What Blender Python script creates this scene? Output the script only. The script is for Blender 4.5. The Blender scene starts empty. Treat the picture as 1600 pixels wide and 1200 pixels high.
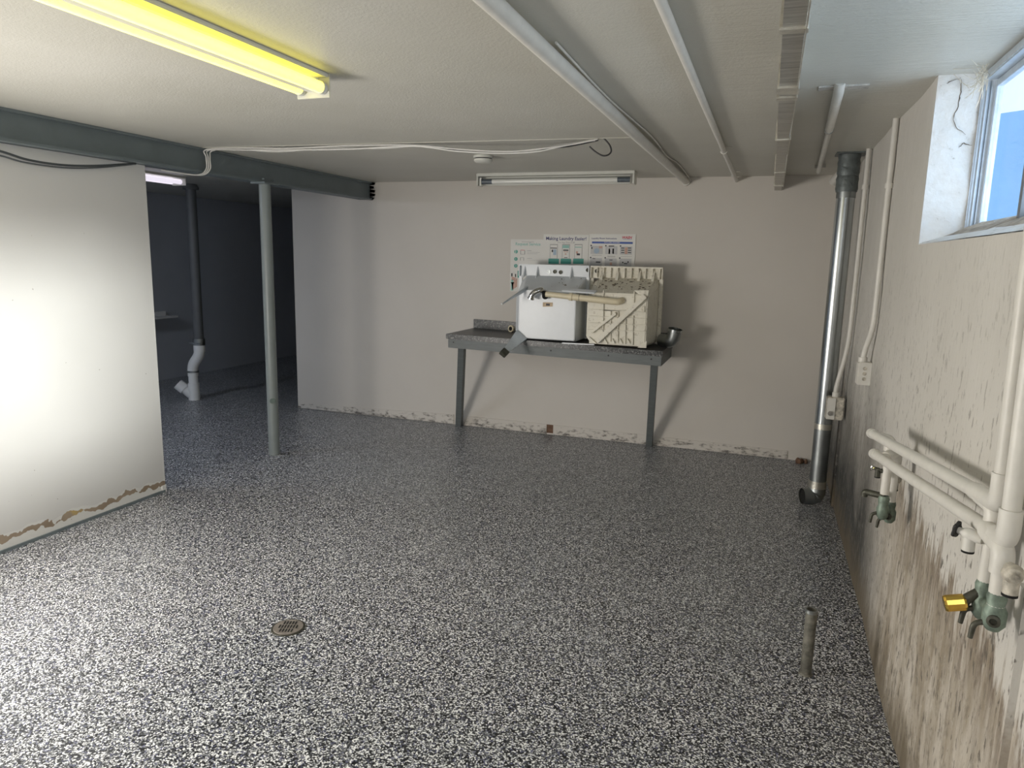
import bpy, bmesh, math, random
import numpy as np
from mathutils import Vector, Matrix, noise

random.seed(7)
scene = bpy.context.scene
COL = scene.collection
PI = math.pi

# ------------------------------------------------------------------ camera
FPX, YAW, PITCH, ROLL, EYE = 1120.98, 0.3393, -0.1736, 0.0217, 1.5055
_f = Vector((-math.sin(YAW) * math.cos(PITCH), math.cos(YAW) * math.cos(PITCH), math.sin(PITCH)))
_r = Vector((math.cos(YAW), math.sin(YAW), 0))
_u = _r.cross(_f)
CR = math.cos(ROLL) * _r + math.sin(ROLL) * _u
CU = -math.sin(ROLL) * _r + math.cos(ROLL) * _u
cam_d = bpy.data.cameras.new('camera')
cam = bpy.data.objects.new('camera', cam_d)
COL.objects.link(cam)
cam.matrix_world = Matrix(((CR.x, CU.x, -_f.x, 0), (CR.y, CU.y, -_f.y, 0), (CR.z, CU.z, -_f.z, EYE), (0, 0, 0, 1)))
cam_d.sensor_fit = 'HORIZONTAL'
cam_d.sensor_width = 36
cam_d.lens = FPX * 36 / 1600
cam_d.clip_start = 0.02
scene.camera = cam

# ------------------------------------------------------------------ world, sun, lamps, exposure
world = bpy.data.worlds.new('World')
scene.world = world
world.use_nodes = True
wb = world.node_tree.nodes['Background']
wb.inputs[0].default_value = (0.72, 0.84, 1.0, 1)
wb.inputs[1].default_value = 1.5

def lamp(name, kind, loc, energy, color, direction=None, **kw):
    d = bpy.data.lights.new(name, kind)
    d.energy = energy
    d.color = color
    for k, v in kw.items():
        setattr(d, k, v)
    o = bpy.data.objects.new(name, d)
    COL.objects.link(o)
    o.location = loc
    if direction is not None:
        o.rotation_euler = Vector(direction).to_track_quat('-Z', 'Y').to_euler()
    return o

# low hazy sun that comes in through the small basement window and lands on the left wall
lamp('sun', 'SUN', (6, 2, 4), 11.5, (1.0, 0.94, 0.85), (-4.15, 0.32, -0.955), angle=0.28)
# sky light entering by the window in view
lamp('window_daylight', 'AREA', (1.0, 2.1, 1.80), 18.0, (0.72, 0.85, 1.0), (-1, 0.05, 0.04), shape='RECTANGLE', size=1.7, size_y=0.6)
# added cool fill light, high right behind the camera; no window there
lamp('rear_right_fill', 'AREA', (0.45, -0.6, 1.85), 28.0, (0.88, 0.94, 1.0), (-1, 0.2, -0.25), shape='RECTANGLE', size=1.2, size_y=0.5)
# unseen fill added low at left, stands in for bounce off the sunlit wall
lamp('low_left_fill', 'AREA', (-3.2, 1.0, 0.9), 76.0, (1.0, 0.945, 0.88), (1.0, 0.62, -0.06), shape='RECTANGLE', size=1.1, size_y=0.6)
# downward fill added under the ceiling behind the camera, without a fixture
lamp('rear_ceiling_fill', 'AREA', (-1.2, -0.9, 2.05), 20.0, (1.0, 0.95, 0.92), (0, 0, -1), shape='RECTANGLE', size=0.3, size_y=1.2)

# out-of-sight lamp added to brighten the hall beyond its weakly glowing tubes
lamp('hall_fill', 'AREA', (-5.3, 2.6, 2.05), 46.0, (0.80, 0.87, 1.0), (0, 0.25, -1), shape='RECTANGLE', size=0.3, size_y=1.2)

vs = scene.view_settings
scene.display_settings.display_device = 'sRGB'
vs.view_transform = 'Standard'
vs.look = 'None'
vs.exposure = 0.0
vs.gamma = 1.0
vs.use_curve_mapping = False
scene.cycles.use_denoising = True
scene.cycles.max_bounces = 10
scene.cycles.diffuse_bounces = 6
scene.cycles.sample_clamp_indirect = 6.0

# ------------------------------------------------------------------ main dimensions (metres)
YB, XR, XL, H = 5.853, 0.485, -3.51, 2.15
HALL = -6.65

def seen(px, py, axis, val):
    """point on the plane axis = val that lies in this direction of the survey photograph"""
    d = _f + (px - 800) / FPX * CR - (py - 600) / FPX * CU
    o = Vector((0, 0, EYE))
    return o + d * ((val - o[axis]) / d[axis])

# ------------------------------------------------------------------ materials
def new_mat(name):
    m = bpy.data.materials.new(name)
    m.use_nodes = True
    nt = m.node_tree
    return m, nt, nt.nodes['Principled BSDF']

def N(nt, kind, **kw):
    n = nt.nodes.new(kind)
    for k, v in kw.items():
        if k.startswith('i_'):
            n.inputs[k[2:].replace('_', ' ')].default_value = v
        else:
            setattr(n, k, v)
    return n

def L(nt, a, b):
    nt.links.new(a, b)

def ramp(nt, fac, stops, interp='LINEAR'):
    r = nt.nodes.new('ShaderNodeValToRGB')
    r.color_ramp.interpolation = interp
    el = r.color_ramp.elements
    while len(el) > 1:
        el.remove(el[-1])
    for i, (p, c) in enumerate(stops):
        e = el[0] if i == 0 else el.new(p)
        e.position = p
        e.color = (c, c, c, 1) if isinstance(c, (int, float)) else (*c, 1)
    L(nt, fac, r.inputs[0])
    return r.outputs[0]

def mapped(nt, scale=(1, 1, 1)):
    g = nt.nodes.new('ShaderNodeNewGeometry')
    mp = nt.nodes.new('ShaderNodeMapping')
    mp.inputs['Scale'].default_value = scale
    L(nt, g.outputs['Position'], mp.inputs[0])
    return mp.outputs[0]

def noise_tex(nt, vec, scale, detail=4, rough=0.6):
    n = nt.nodes.new('ShaderNodeTexNoise')
    n.inputs['Scale'].default_value = scale
    n.inputs['Detail'].default_value = detail
    n.inputs['Roughness'].default_value = rough
    L(nt, vec, n.inputs['Vector'])
    return n.outputs[0]

def mixc(nt, fac, a, b, blend='MIX'):
    m = nt.nodes.new('ShaderNodeMix')
    m.data_type = 'RGBA'
    m.blend_type = blend
    for s, v in ((0, fac), (6, a), (7, b)):
        if isinstance(v, (int, float)):
            m.inputs[s].default_value = v
        elif isinstance(v, tuple):
            m.inputs[s].default_value = (*v, 1)
        else:
            L(nt, v, m.inputs[s])
    return m.outputs[2]

def math_n(nt, op, a, b=0.0, clamp=False):
    m = nt.nodes.new('ShaderNodeMath')
    m.operation = op
    m.use_clamp = clamp
    for i, v in enumerate((a, b)):
        if isinstance(v, (int, float)):
            m.inputs[i].default_value = v
        else:
            L(nt, v, m.inputs[i])
    return m.outputs[0]

def bump(nt, bsdf, h, strength=0.3, dist=0.01):
    b = nt.nodes.new('ShaderNodeBump')
    b.inputs['Strength'].default_value = strength
    b.inputs['Distance'].default_value = dist
    L(nt, h, b.inputs['Height'])
    L(nt, b.outputs[0], bsdf.inputs['Normal'])

def sep_pos(nt):
    g = nt.nodes.new('ShaderNodeNewGeometry')
    s = nt.nodes.new('ShaderNodeSeparateXYZ')
    L(nt, g.outputs['Position'], s.inputs[0])
    return s.outputs

def simple(name, col, rough=0.5, metal=0.0, var=0.08, scale=14.0, bmp=0.08, bscale=60.0, stretch=(1, 1, 1)):
    """plain paint / metal / plastic with a little mottling and grain"""
    m, nt, b = new_mat(name)
    v = mapped(nt, stretch)
    n = noise_tex(nt, v, scale)
    lo = tuple(max(0, c * (1 - var)) for c in col)
    hi = tuple(min(1, c * (1 + var)) for c in col)
    L(nt, ramp(nt, n, [(0.3, lo), (0.7, hi)]), b.inputs['Base Color'])
    b.inputs['Roughness'].default_value = rough
    b.inputs['Metallic'].default_value = metal
    if bmp:
        bump(nt, b, noise_tex(nt, v, bscale, 3), bmp, 0.004)
    return m

def emit(name, col, strength):
    m, nt, b = new_mat(name)
    b.inputs['Base Color'].default_value = (0.8, 0.8, 0.75, 1)
    b.inputs['Emission Color'].default_value = (*col, 1)
    b.inputs['Emission Strength'].default_value = strength
    b.inputs['Roughness'].default_value = 0.3
    return m

M = {}
# flake epoxy floor: small black, grey and white chips under a clear coat
m, nt, b = new_mat('flake_floor')
v = mapped(nt)
dn = nt.nodes.new('ShaderNodeTexNoise')
dn.inputs['Scale'].default_value = 260
dn.inputs['Detail'].default_value = 1
L(nt, v, dn.inputs['Vector'])
dv = nt.nodes.new('ShaderNodeVectorMath'); dv.operation = 'MULTIPLY_ADD'
L(nt, dn.outputs[1], dv.inputs[0]); dv.inputs[1].default_value = (0.007, 0.007, 0.007); L(nt, v, dv.inputs[2])
vo = nt.nodes.new('ShaderNodeTexVoronoi'); vo.inputs['Scale'].default_value = 235
vo.voronoi_dimensions = '2D'
L(nt, dv.outputs[0], vo.inputs['Vector'])
sc = nt.nodes.new('ShaderNodeSeparateColor'); L(nt, vo.outputs['Color'], sc.inputs[0])
chips = ramp(nt, sc.outputs[0], [(0, (0.006, 0.007, 0.010)), (0.38, (0.045, 0.05, 0.058)), (0.50, (0.16, 0.17, 0.185)), (0.64, (0.36, 0.375, 0.395)), (0.77, (0.80, 0.82, 0.83))], 'CONSTANT')
chips2 = mixc(nt, math_n(nt, 'GREATER_THAN', sc.outputs[1], 0.93), chips, (0.12, 0.13, 0.22))
L(nt, chips2, b.inputs['Base Color'])
b.inputs['Roughness'].default_value = 0.36
b.inputs['Coat Weight'].default_value = 0.25
b.inputs['Coat Roughness'].default_value = 0.30
bump(nt, b, sc.outputs[2], 0.25, 0.002)
M['floor'] = m

# painted ceiling with brush marks and patched plaster
m, nt, b = new_mat('ceiling_paint')
v = mapped(nt)
pos = sep_pos(nt)
n1 = noise_tex(nt, v, 1.6, 3)
col = ramp(nt, n1, [(0.3, (0.50, 0.49, 0.435)), (0.7, (0.55, 0.54, 0.49))])
L(nt, col, b.inputs['Base Color'])
b.inputs['Roughness'].default_value = 0.42
br = noise_tex(nt, mapped(nt, (9, 70, 30)), 1.0, 4)
gr = noise_tex(nt, v, 130, 2)
rgt = math_n(nt, 'MULTIPLY_ADD', pos[0], 1.1, True)
nt.nodes[-1].inputs[2].default_value = 0.75
hh = math_n(nt, 'ADD', math_n(nt, 'MULTIPLY', br, rgt), math_n(nt, 'MULTIPLY', gr, 0.35))
bump(nt, b, hh, 0.5, 0.009)
M['ceiling'] = m

# smooth painted drywall (back wall)
M['wall'] = simple('wall_paint', (0.62, 0.585, 0.535), 0.6, 0, 0.03, 1.3, 0.05, 160)
M['hall_wall'] = simple('hall_paint', (0.42, 0.44, 0.48), 0.6, 0, 0.05, 1.2, 0.05, 120)

# left partition: white paint with the torn edge and brown glue band where a baseboard was pulled off
m, nt, b = new_mat('left_wall_paint')
v = mapped(nt)
pos = sep_pos(nt)
base = ramp(nt, noise_tex(nt, v, 1.4, 3), [(0.3, (0.66, 0.65, 0.63)), (0.7, (0.69, 0.68, 0.66))])
wav = noise_tex(nt, mapped(nt, (9, 9, 2)), 1.0, 1.5, 0.5)
wav2 = noise_tex(nt, mapped(nt, (16, 16, 16)), 1.0, 2)
edge = math_n(nt, 'ADD', pos[2], math_n(nt, 'MULTIPLY', math_n(nt, 'SUBTRACT', wav, 0.5), -0.085))
d0 = math_n(nt, 'ABSOLUTE', math_n(nt, 'SUBTRACT', edge, 0.062))
thick = math_n(nt, 'MULTIPLY', math_n(nt, 'SUBTRACT', wav2, 0.33), 0.070)
glue = math_n(nt, 'LESS_THAN', d0, thick)
torn = math_n(nt, 'LESS_THAN', edge, 0.085)
c1 = mixc(nt, torn, base, (0.74, 0.73, 0.70))
gluec = ramp(nt, noise_tex(nt, v, 7, 2), [(0.35, (0.30, 0.23, 0.165)), (0.62, (0.38, 0.30, 0.22)), (0.72, (0.52, 0.38, 0.15))])
c2 = mixc(nt, glue, c1, gluec)
sp = math_n(nt, 'GREATER_THAN', noise_tex(nt, v, 34, 2), 0.76)
c3 = mixc(nt, sp, c2, (0.42, 0.40, 0.37))
L(nt, c3, b.inputs['Base Color'])
b.inputs['Roughness'].default_value = 0.5
bump(nt, b, noise_tex(nt, v, 90, 3), 0.06, 0.004)
M['left_wall'] = m

# rough poured-concrete outside wall: paint above, worn and water-stained below
m, nt, b = new_mat('concrete_wall_paint')
v = mapped(nt)
pos = sep_pos(nt)
streak = noise_tex(nt, mapped(nt, (3, 11, 3.0)), 1.0, 6, 0.65)
fine = noise_tex(nt, mapped(nt, (30, 60, 14)), 1.0, 5, 0.7)
big = noise_tex(nt, mapped(nt, (1, 2.2, 1.2)), 1.0, 4)
paint = ramp(nt, big, [(0.3, (0.54, 0.52, 0.48)), (0.7, (0.61, 0.59, 0.55))])
thin = noise_tex(nt, mapped(nt, (6, 38, 6.5)), 1.0, 5, 0.7)
# bare brownish concrete below about 0.75 m, ragged border, darker run-off just under the border
zb = math_n(nt, 'ADD', pos[2], math_n(nt, 'MULTIPLY', math_n(nt, 'SUBTRACT', streak, 0.5), 0.55))
zb = math_n(nt, 'ADD', zb, math_n(nt, 'MULTIPLY', math_n(nt, 'SUBTRACT', thin, 0.5), 0.22))
low = ramp(nt, zb, [(0.70, 1.0), (0.77, 0.0)])
near = ramp(nt, math_n(nt, 'MULTIPLY', pos[1], 0.25), [(0.66, 1.0), (0.80, 0.35)])
bare = ramp(nt, streak, [(0.32, (0.26, 0.215, 0.155)), (0.45, (0.39, 0.345, 0.28)), (0.56, (0.50, 0.455, 0.39)), (0.70, (0.58, 0.54, 0.48))])
blot = noise_tex(nt, mapped(nt, (16, 22, 15)), 1.0, 6, 0.72)
bare = mixc(nt, ramp(nt, thin, [(0.34, 0.5), (0.48, 0.0)]), bare, (0.16, 0.135, 0.105))
bare = mixc(nt, ramp(nt, blot, [(0.34, 0.7), (0.47, 0.0)]), bare, (0.18, 0.155, 0.12))
bare = mixc(nt, ramp(nt, blot, [(0.58, 0.0), (0.70, 0.7)]), bare, (0.58, 0.55, 0.49))
band = ramp(nt, zb, [(0.48, 0.0), (0.68, 0.85), (0.745, 0.85), (0.78, 0.0)])
bare = mixc(nt, math_n(nt, 'MULTIPLY', band, ramp(nt, thin, [(0.40, 1.0), (0.60, 0.15)])), bare, (0.16, 0.12, 0.085))
c = mixc(nt, math_n(nt, 'MULTIPLY', low, near), paint, bare)
# faint grey drips on the painted upper part
c = mixc(nt, ramp(nt, thin, [(0.30, 0.25), (0.40, 0.0)]), c, (0.40, 0.38, 0.34))
# mould rising from the floor in the far corner
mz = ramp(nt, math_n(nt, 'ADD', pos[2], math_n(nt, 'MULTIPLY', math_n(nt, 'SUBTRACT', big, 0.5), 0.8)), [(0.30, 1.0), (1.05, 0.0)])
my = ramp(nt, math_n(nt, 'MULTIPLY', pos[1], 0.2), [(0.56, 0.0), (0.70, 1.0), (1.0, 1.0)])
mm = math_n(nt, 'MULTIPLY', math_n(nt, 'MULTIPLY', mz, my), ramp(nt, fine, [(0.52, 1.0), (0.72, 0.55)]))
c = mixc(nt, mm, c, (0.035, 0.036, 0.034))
# dirt along the floor
dz = ramp(nt, math_n(nt, 'ADD', pos[2], math_n(nt, 'MULTIPLY', math_n(nt, 'SUBTRACT', streak, 0.5), 0.4)), [(0.03, 0.85), (0.20, 0.0)])
c = mixc(nt, dz, c, (0.13, 0.105, 0.07))
# pits and flaked specks
sp = math_n(nt, 'MULTIPLY', ramp(nt, noise_tex(nt, mapped(nt, (40, 70, 22)), 1.0, 3, 0.6), [(0.60, 0.0), (0.65, 1.0)]), ramp(nt, math_n(nt, 'MULTIPLY', pos[2], 0.5), [(0.38, 1.0), (0.8, 0.1)]))
c = mixc(nt, math_n(nt, 'MULTIPLY', sp, 0.8), c, (0.09, 0.08, 0.065))
L(nt, c, b.inputs['Base Color'])
b.inputs['Roughness'].default_value = 0.75
bh = math_n(nt, 'ADD', math_n(nt, 'MULTIPLY', fine, 0.6), streak)
bump(nt, b, bh, 0.32, 0.010)
M['concrete'] = m

# window reveal: thick chalky white paint with cracks
m, nt, b = new_mat('reveal_paint')
v = mapped(nt)
nn = noise_tex(nt, v, 26, 5)
L(nt, ramp(nt, nn, [(0.28, (0.40, 0.38, 0.34)), (0.36, (0.68, 0.67, 0.65)), (0.7, (0.74, 0.74, 0.73))]), b.inputs['Base Color'])
b.inputs['Roughness'].default_value = 0.7
bump(nt, b, noise_tex(nt, v, 40, 5), 0.5, 0.012)
M['reveal'] = m

# skirting left over at the back wall: white paint, scuffed and mouldy
m, nt, b = new_mat('worn_baseboard')
v = mapped(nt, (14, 14, 30))
nn = noise_tex(nt, v, 1.0, 5, 0.7)
pos = sep_pos(nt)
L(nt, ramp(nt, math_n(nt, 'ADD', nn, math_n(nt, 'MULTIPLY', pos[2], 1.2)), [(0.39, (0.12, 0.11, 0.10)), (0.48, (0.42, 0.39, 0.35)), (0.55, (0.62, 0.585, 0.535))]), b.inputs['Base Color'])
b.inputs['Roughness'].default_value = 0.6
M['baseboard'] = m

M['beam'] = simple('grey_steel_paint', (0.155, 0.185, 0.195), 0.45, 0, 0.08, 6, 0.08, 80)
M['column'] = simple('light_grey_steel_paint', (0.20, 0.225, 0.22), 0.38, 0, 0.06, 8, 0.05, 80)
M['patch'] = simple('old_green_paint', (0.115, 0.15, 0.135), 0.5, 0, 0.1, 30)
M['stack_grey'] = simple('cast_iron_paint', (0.10, 0.105, 0.11), 0.5, 0, 0.08, 8)
M['pipe_white'] = simple('pipe_paint', (0.66, 0.645, 0.60), 0.42, 0, 0.06, 16, 0.12, 70)
M['pvc'] = simple('white_pvc', (0.75, 0.75, 0.74), 0.35, 0, 0.03, 10, 0.03)
M['pvc_cream'] = simple('yellowed_pvc', (0.70, 0.62, 0.44), 0.35, 0, 0.07, 12, 0.03)
M['fixture'] = simple('fixture_enamel', (0.62, 0.62, 0.57), 0.35, 0, 0.03, 10, 0.02)
M['dark'] = simple('dark_rubber', (0.02, 0.02, 0.02), 0.6, 0, 0.1, 30)
M['hole'] = simple('pipe_bore', (0.008, 0.008, 0.008), 0.9, 0, 0.1, 30)
M['tube_off'] = simple('unlit_glass_tube', (0.72, 0.72, 0.68), 0.2, 0, 0.01, 10, 0)
M['tube_black'] = simple('blackened_tube_end', (0.09, 0.11, 0.13), 0.3, 0, 0.3, 30, 0)
M['tube_yellow'] = emit('yellow_lamp_tube', (1.0, 0.86, 0.07), 2.6)
M['tube_lilac'] = emit('white_lamp_tube', (0.93, 0.86, 1.0), 0.85)
M['galv'] = simple('galvanised_steel', (0.50, 0.53, 0.54), 0.26, 1.0, 0.12, 9, 0.04, 40, (1, 1, 0.3))
M['galv_dull'] = simple('dull_galvanised_steel', (0.33, 0.35, 0.35), 0.42, 1.0, 0.15, 10, 0.06, 40)
M['duct_tape'] = simple('grey_duct_tape', (0.13, 0.15, 0.15), 0.45, 0.2, 0.25, 25, 0.5, 50)
M['foil'] = simple('foil_tape', (0.66, 0.64, 0.57), 0.32, 0.9, 0.15, 30, 0.6, 60)
m, nt, b = new_mat('foil_duct')
v = mapped(nt, (4, 60, 4))
n1 = noise_tex(nt, v, 1.0, 4, 0.7)
L(nt, ramp(nt, n1, [(0.3, (0.30, 0.29, 0.26)), (0.7, (0.66, 0.64, 0.59))]), b.inputs['Base Color'])
b.inputs['Metallic'].default_value = 0.85
b.inputs['Roughness'].default_value = 0.34
bump(nt, b, n1, 0.6, 0.01)
M['foil_duct'] = m
M['chrome'] = simple('chrome', (0.62, 0.62, 0.60), 0.12, 1.0, 0.15, 20, 0.03)
M['brass'] = simple('new_brass', (0.85, 0.55, 0.12), 0.22, 1.0, 0.1, 30, 0.03)
M['verdigris'] = simple('verdigris_bronze', (0.17, 0.22, 0.18), 0.55, 0.35, 0.4, 40, 0.4, 60)
M['bronze_dark'] = simple('tarnished_bronze', (0.07, 0.07, 0.055), 0.5, 0.5, 0.4, 40, 0.3, 60)
M['valve_paint'] = simple('chipped_valve_paint', (0.45, 0.42, 0.36), 0.55, 0.1, 0.5, 45, 0.5, 50)
M['rust_pipe'] = simple('grey_steel_stub', (0.17, 0.165, 0.14), 0.5, 0.35, 0.5, 26, 0.25, 60)
M['drain'] = simple('drain_metal', (0.25, 0.225, 0.20), 0.5, 0.4, 0.2, 40, 0.2)
# speckled laminate counter
m, nt, b = new_mat('speckled_laminate')
v = mapped(nt)
vo = nt.nodes.new('ShaderNodeTexVoronoi'); vo.inputs['Scale'].default_value = 130
L(nt, v, vo.inputs['Vector'])
s2 = nt.nodes.new('ShaderNodeSeparateColor'); L(nt, vo.outputs['Color'], s2.inputs[0])
L(nt, ramp(nt, s2.outputs[0], [(0, (0.035, 0.037, 0.038)), (0.4, (0.075, 0.078, 0.078)), (0.75, (0.13, 0.135, 0.135)), (0.92, (0.22, 0.22, 0.21))], 'CONSTANT'), b.inputs['Base Color'])
b.inputs['Roughness'].default_value = 0.35
M['laminate'] = m
M['lam_dark'] = simple('laminate_top', (0.055, 0.056, 0.058), 0.4, 0, 0.25, 30, 0.05)
M['grey_wood'] = simple('grey_painted_wood', (0.135, 0.15, 0.15), 0.5, 0, 0.1, 10, 0.15, 50, (1, 1, 6))
M['tub_white'] = simple('white_tub_plastic', (0.66, 0.69, 0.71), 0.32, 0, 0.03, 8, 0.03)
# cream tub with rust and dirt blotches
m, nt, b = new_mat('cream_tub_plastic')
v = mapped(nt)
pos = sep_pos(nt)
base = ramp(nt, noise_tex(nt, v, 9, 4), [(0.3, (0.68, 0.645, 0.54)), (0.7, (0.76, 0.73, 0.63))])
dm = ramp(nt, noise_tex(nt, v, 34, 5, 0.7), [(0.56, 0.0), (0.64, 1.0)])
c = mixc(nt, math_n(nt, 'MULTIPLY', dm, 0.35), base, (0.20, 0.14, 0.08))
L(nt, c, b.inputs['Base Color'])
b.inputs['Roughness'].default_value = 0.42
M['tub_cream'] = m
M['grime'] = simple('grime', (0.13, 0.105, 0.075), 0.9, 0, 0.5, 60, 0.4)
M['leg_steel'] = simple('pale_leg_steel', (0.56, 0.61, 0.65), 0.3, 0.25, 0.1, 14, 0.05)
M['paper'] = simple('poster_paper', (0.70, 0.69, 0.65), 0.45, 0, 0.02, 8, 0)
M['paper_grey'] = simple('poster_panel_grey', (0.50, 0.50, 0.50), 0.45, 0, 0.02, 8, 0)
M['teal'] = simple('teal_ink', (0.05, 0.33, 0.27), 0.5, 0, 0.04, 8, 0)
M['teal_pale'] = simple('pale_teal_ink', (0.28, 0.52, 0.46), 0.5, 0, 0.04, 8, 0)
M['navy'] = simple('navy_ink', (0.05, 0.05, 0.17), 0.5, 0, 0.04, 8, 0)
M['blue'] = simple('blue_ink', (0.035, 0.09, 0.36), 0.5, 0, 0.04, 8, 0)
M['red'] = simple('red_ink', (0.55, 0.04, 0.08), 0.5, 0, 0.04, 8, 0)
M['pink'] = simple('skin_ink', (0.55, 0.34, 0.27), 0.5, 0, 0.04, 8, 0)
M['black'] = simple('black_ink', (0.02, 0.02, 0.025), 0.5, 0, 0.04, 8, 0)
M['grey_ink'] = simple('grey_ink', (0.30, 0.30, 0.30), 0.5, 0, 0.04, 8, 0)
M['sky_ink'] = simple('pale_blue_ink', (0.35, 0.45, 0.55), 0.5, 0, 0.04, 8, 0)
M['tag'] = simple('aged_paper_tag', (0.55, 0.42, 0.28), 0.6, 0, 0.15, 40, 0)
M['cable_white'] = simple('white_cable', (0.62, 0.61, 0.58), 0.45, 0, 0.04, 8, 0)
M['cable_grey'] = simple('grey_cable', (0.10, 0.11, 0.115), 0.45, 0, 0.04, 8, 0)
M['cable_black'] = simple('black_cable', (0.02, 0.02, 0.02), 0.45, 0, 0.04, 8, 0)
M['alu'] = simple('window_aluminium', (0.50, 0.55, 0.60), 0.4, 0.35, 0.1, 30, 0.1)
M['alu_dark'] = simple('dark_window_aluminium', (0.16, 0.17, 0.18), 0.4, 0.4, 0.1, 30, 0.1)
M['straw'] = simple('dry_straw', (0.55, 0.50, 0.40), 0.8, 0, 0.2, 40, 0)
M['snow'] = simple('outside_wall_paint', (0.13, 0.28, 0.50), 0.8, 0, 0.03, 6, 0.1)
M['sill_dirt'] = simple('bare_dirty_sill', (0.36, 0.31, 0.25), 0.9, 0, 0.45, 30, 0.5, 40)
M['ground'] = simple('outside_gravel', (0.35, 0.35, 0.35), 0.9, 0, 0.2, 30, 0.3)
M['brown'] = simple('bare_brown_board', (0.16, 0.09, 0.055), 0.8, 0, 0.3, 30, 0.2)
M['plaster'] = simple('chipped_plaster', (0.5, 0.48, 0.44), 0.8, 0, 0.3, 60, 0.5)
# window glass: thin dusty pane
m, nt, b = new_mat('window_glass')
nt.nodes.remove(b)
tr = nt.nodes.new('ShaderNodeBsdfTransparent'); tr.inputs[0].default_value = (0.93, 0.97, 1.0, 1)
gl = nt.nodes.new('ShaderNodeBsdfGlossy'); gl.inputs['Roughness'].default_value = 0.05
df = nt.nodes.new('ShaderNodeBsdfDiffuse'); df.inputs[0].default_value = (0.75, 0.8, 0.85, 1)
mx = nt.nodes.new('ShaderNodeMixShader'); mx.inputs[0].default_value = 0.05
mx2 = nt.nodes.new('ShaderNodeMixShader')
dust = ramp(nt, noise_tex(nt, mapped(nt), 9, 4), [(0.35, 0.015), (0.7, 0.05)])
L(nt, tr.outputs[0], mx.inputs[1]); L(nt, gl.outputs[0], mx.inputs[2])
L(nt, dust, mx2.inputs[0])
L(nt, mx.outputs[0], mx2.inputs[1]); L(nt, df.outputs[0], mx2.inputs[2])
L(nt, mx2.outputs[0], nt.nodes['Material Output'].inputs[0])
M['glass'] = m

# ------------------------------------------------------------------ object helpers
ORG = {}
def origin_of(o):
    return ORG.get(o, Vector((0, 0, 0)))

def tag(o, label=None, cat=None, group=None, kind=None):
    if label: o['label'] = label
    if cat: o['category'] = cat
    if group: o['group'] = group
    if kind: o['kind'] = kind
    return o

def thing(name, loc, label, cat, group=None):
    o = bpy.data.objects.new(name, None)
    o.empty_display_size = 0.1
    COL.objects.link(o)
    o.location = loc
    ORG[o] = Vector(loc)
    return tag(o, label, cat, group)

def fillet(pts, rad, n=5):
    pts = [Vector(p) for p in pts]
    out = [pts[0]]
    for i in range(1, len(pts) - 1):
        a, p, c = pts[i - 1], pts[i], pts[i + 1]
        u, w = (a - p), (c - p)
        r = min(rad, u.length * 0.48, w.length * 0.48)
        s, e = p + u.normalized() * r, p + w.normalized() * r
        for k in range(n + 1):
            t = k / n
            out.append((1 - t) ** 2 * s + 2 * t * (1 - t) * p + t * t * e)
    out.append(pts[-1])
    return out

def smooth_path(pts, n=6):
    pts = [Vector(p) for p in pts]
    P = [pts[0]] + pts + [pts[-1]]
    out = []
    for i in range(1, len(P) - 2):
        a, b_, c, d = P[i - 1], P[i], P[i + 1], P[i + 2]
        for k in range(n):
            t = k / n
            out.append(0.5 * ((2 * b_) + (c - a) * t + (2 * a - 5 * b_ + 4 * c - d) * t * t + (3 * b_ - a - 3 * c + d) * t ** 3))
    out.append(pts[-1])
    return out

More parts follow.
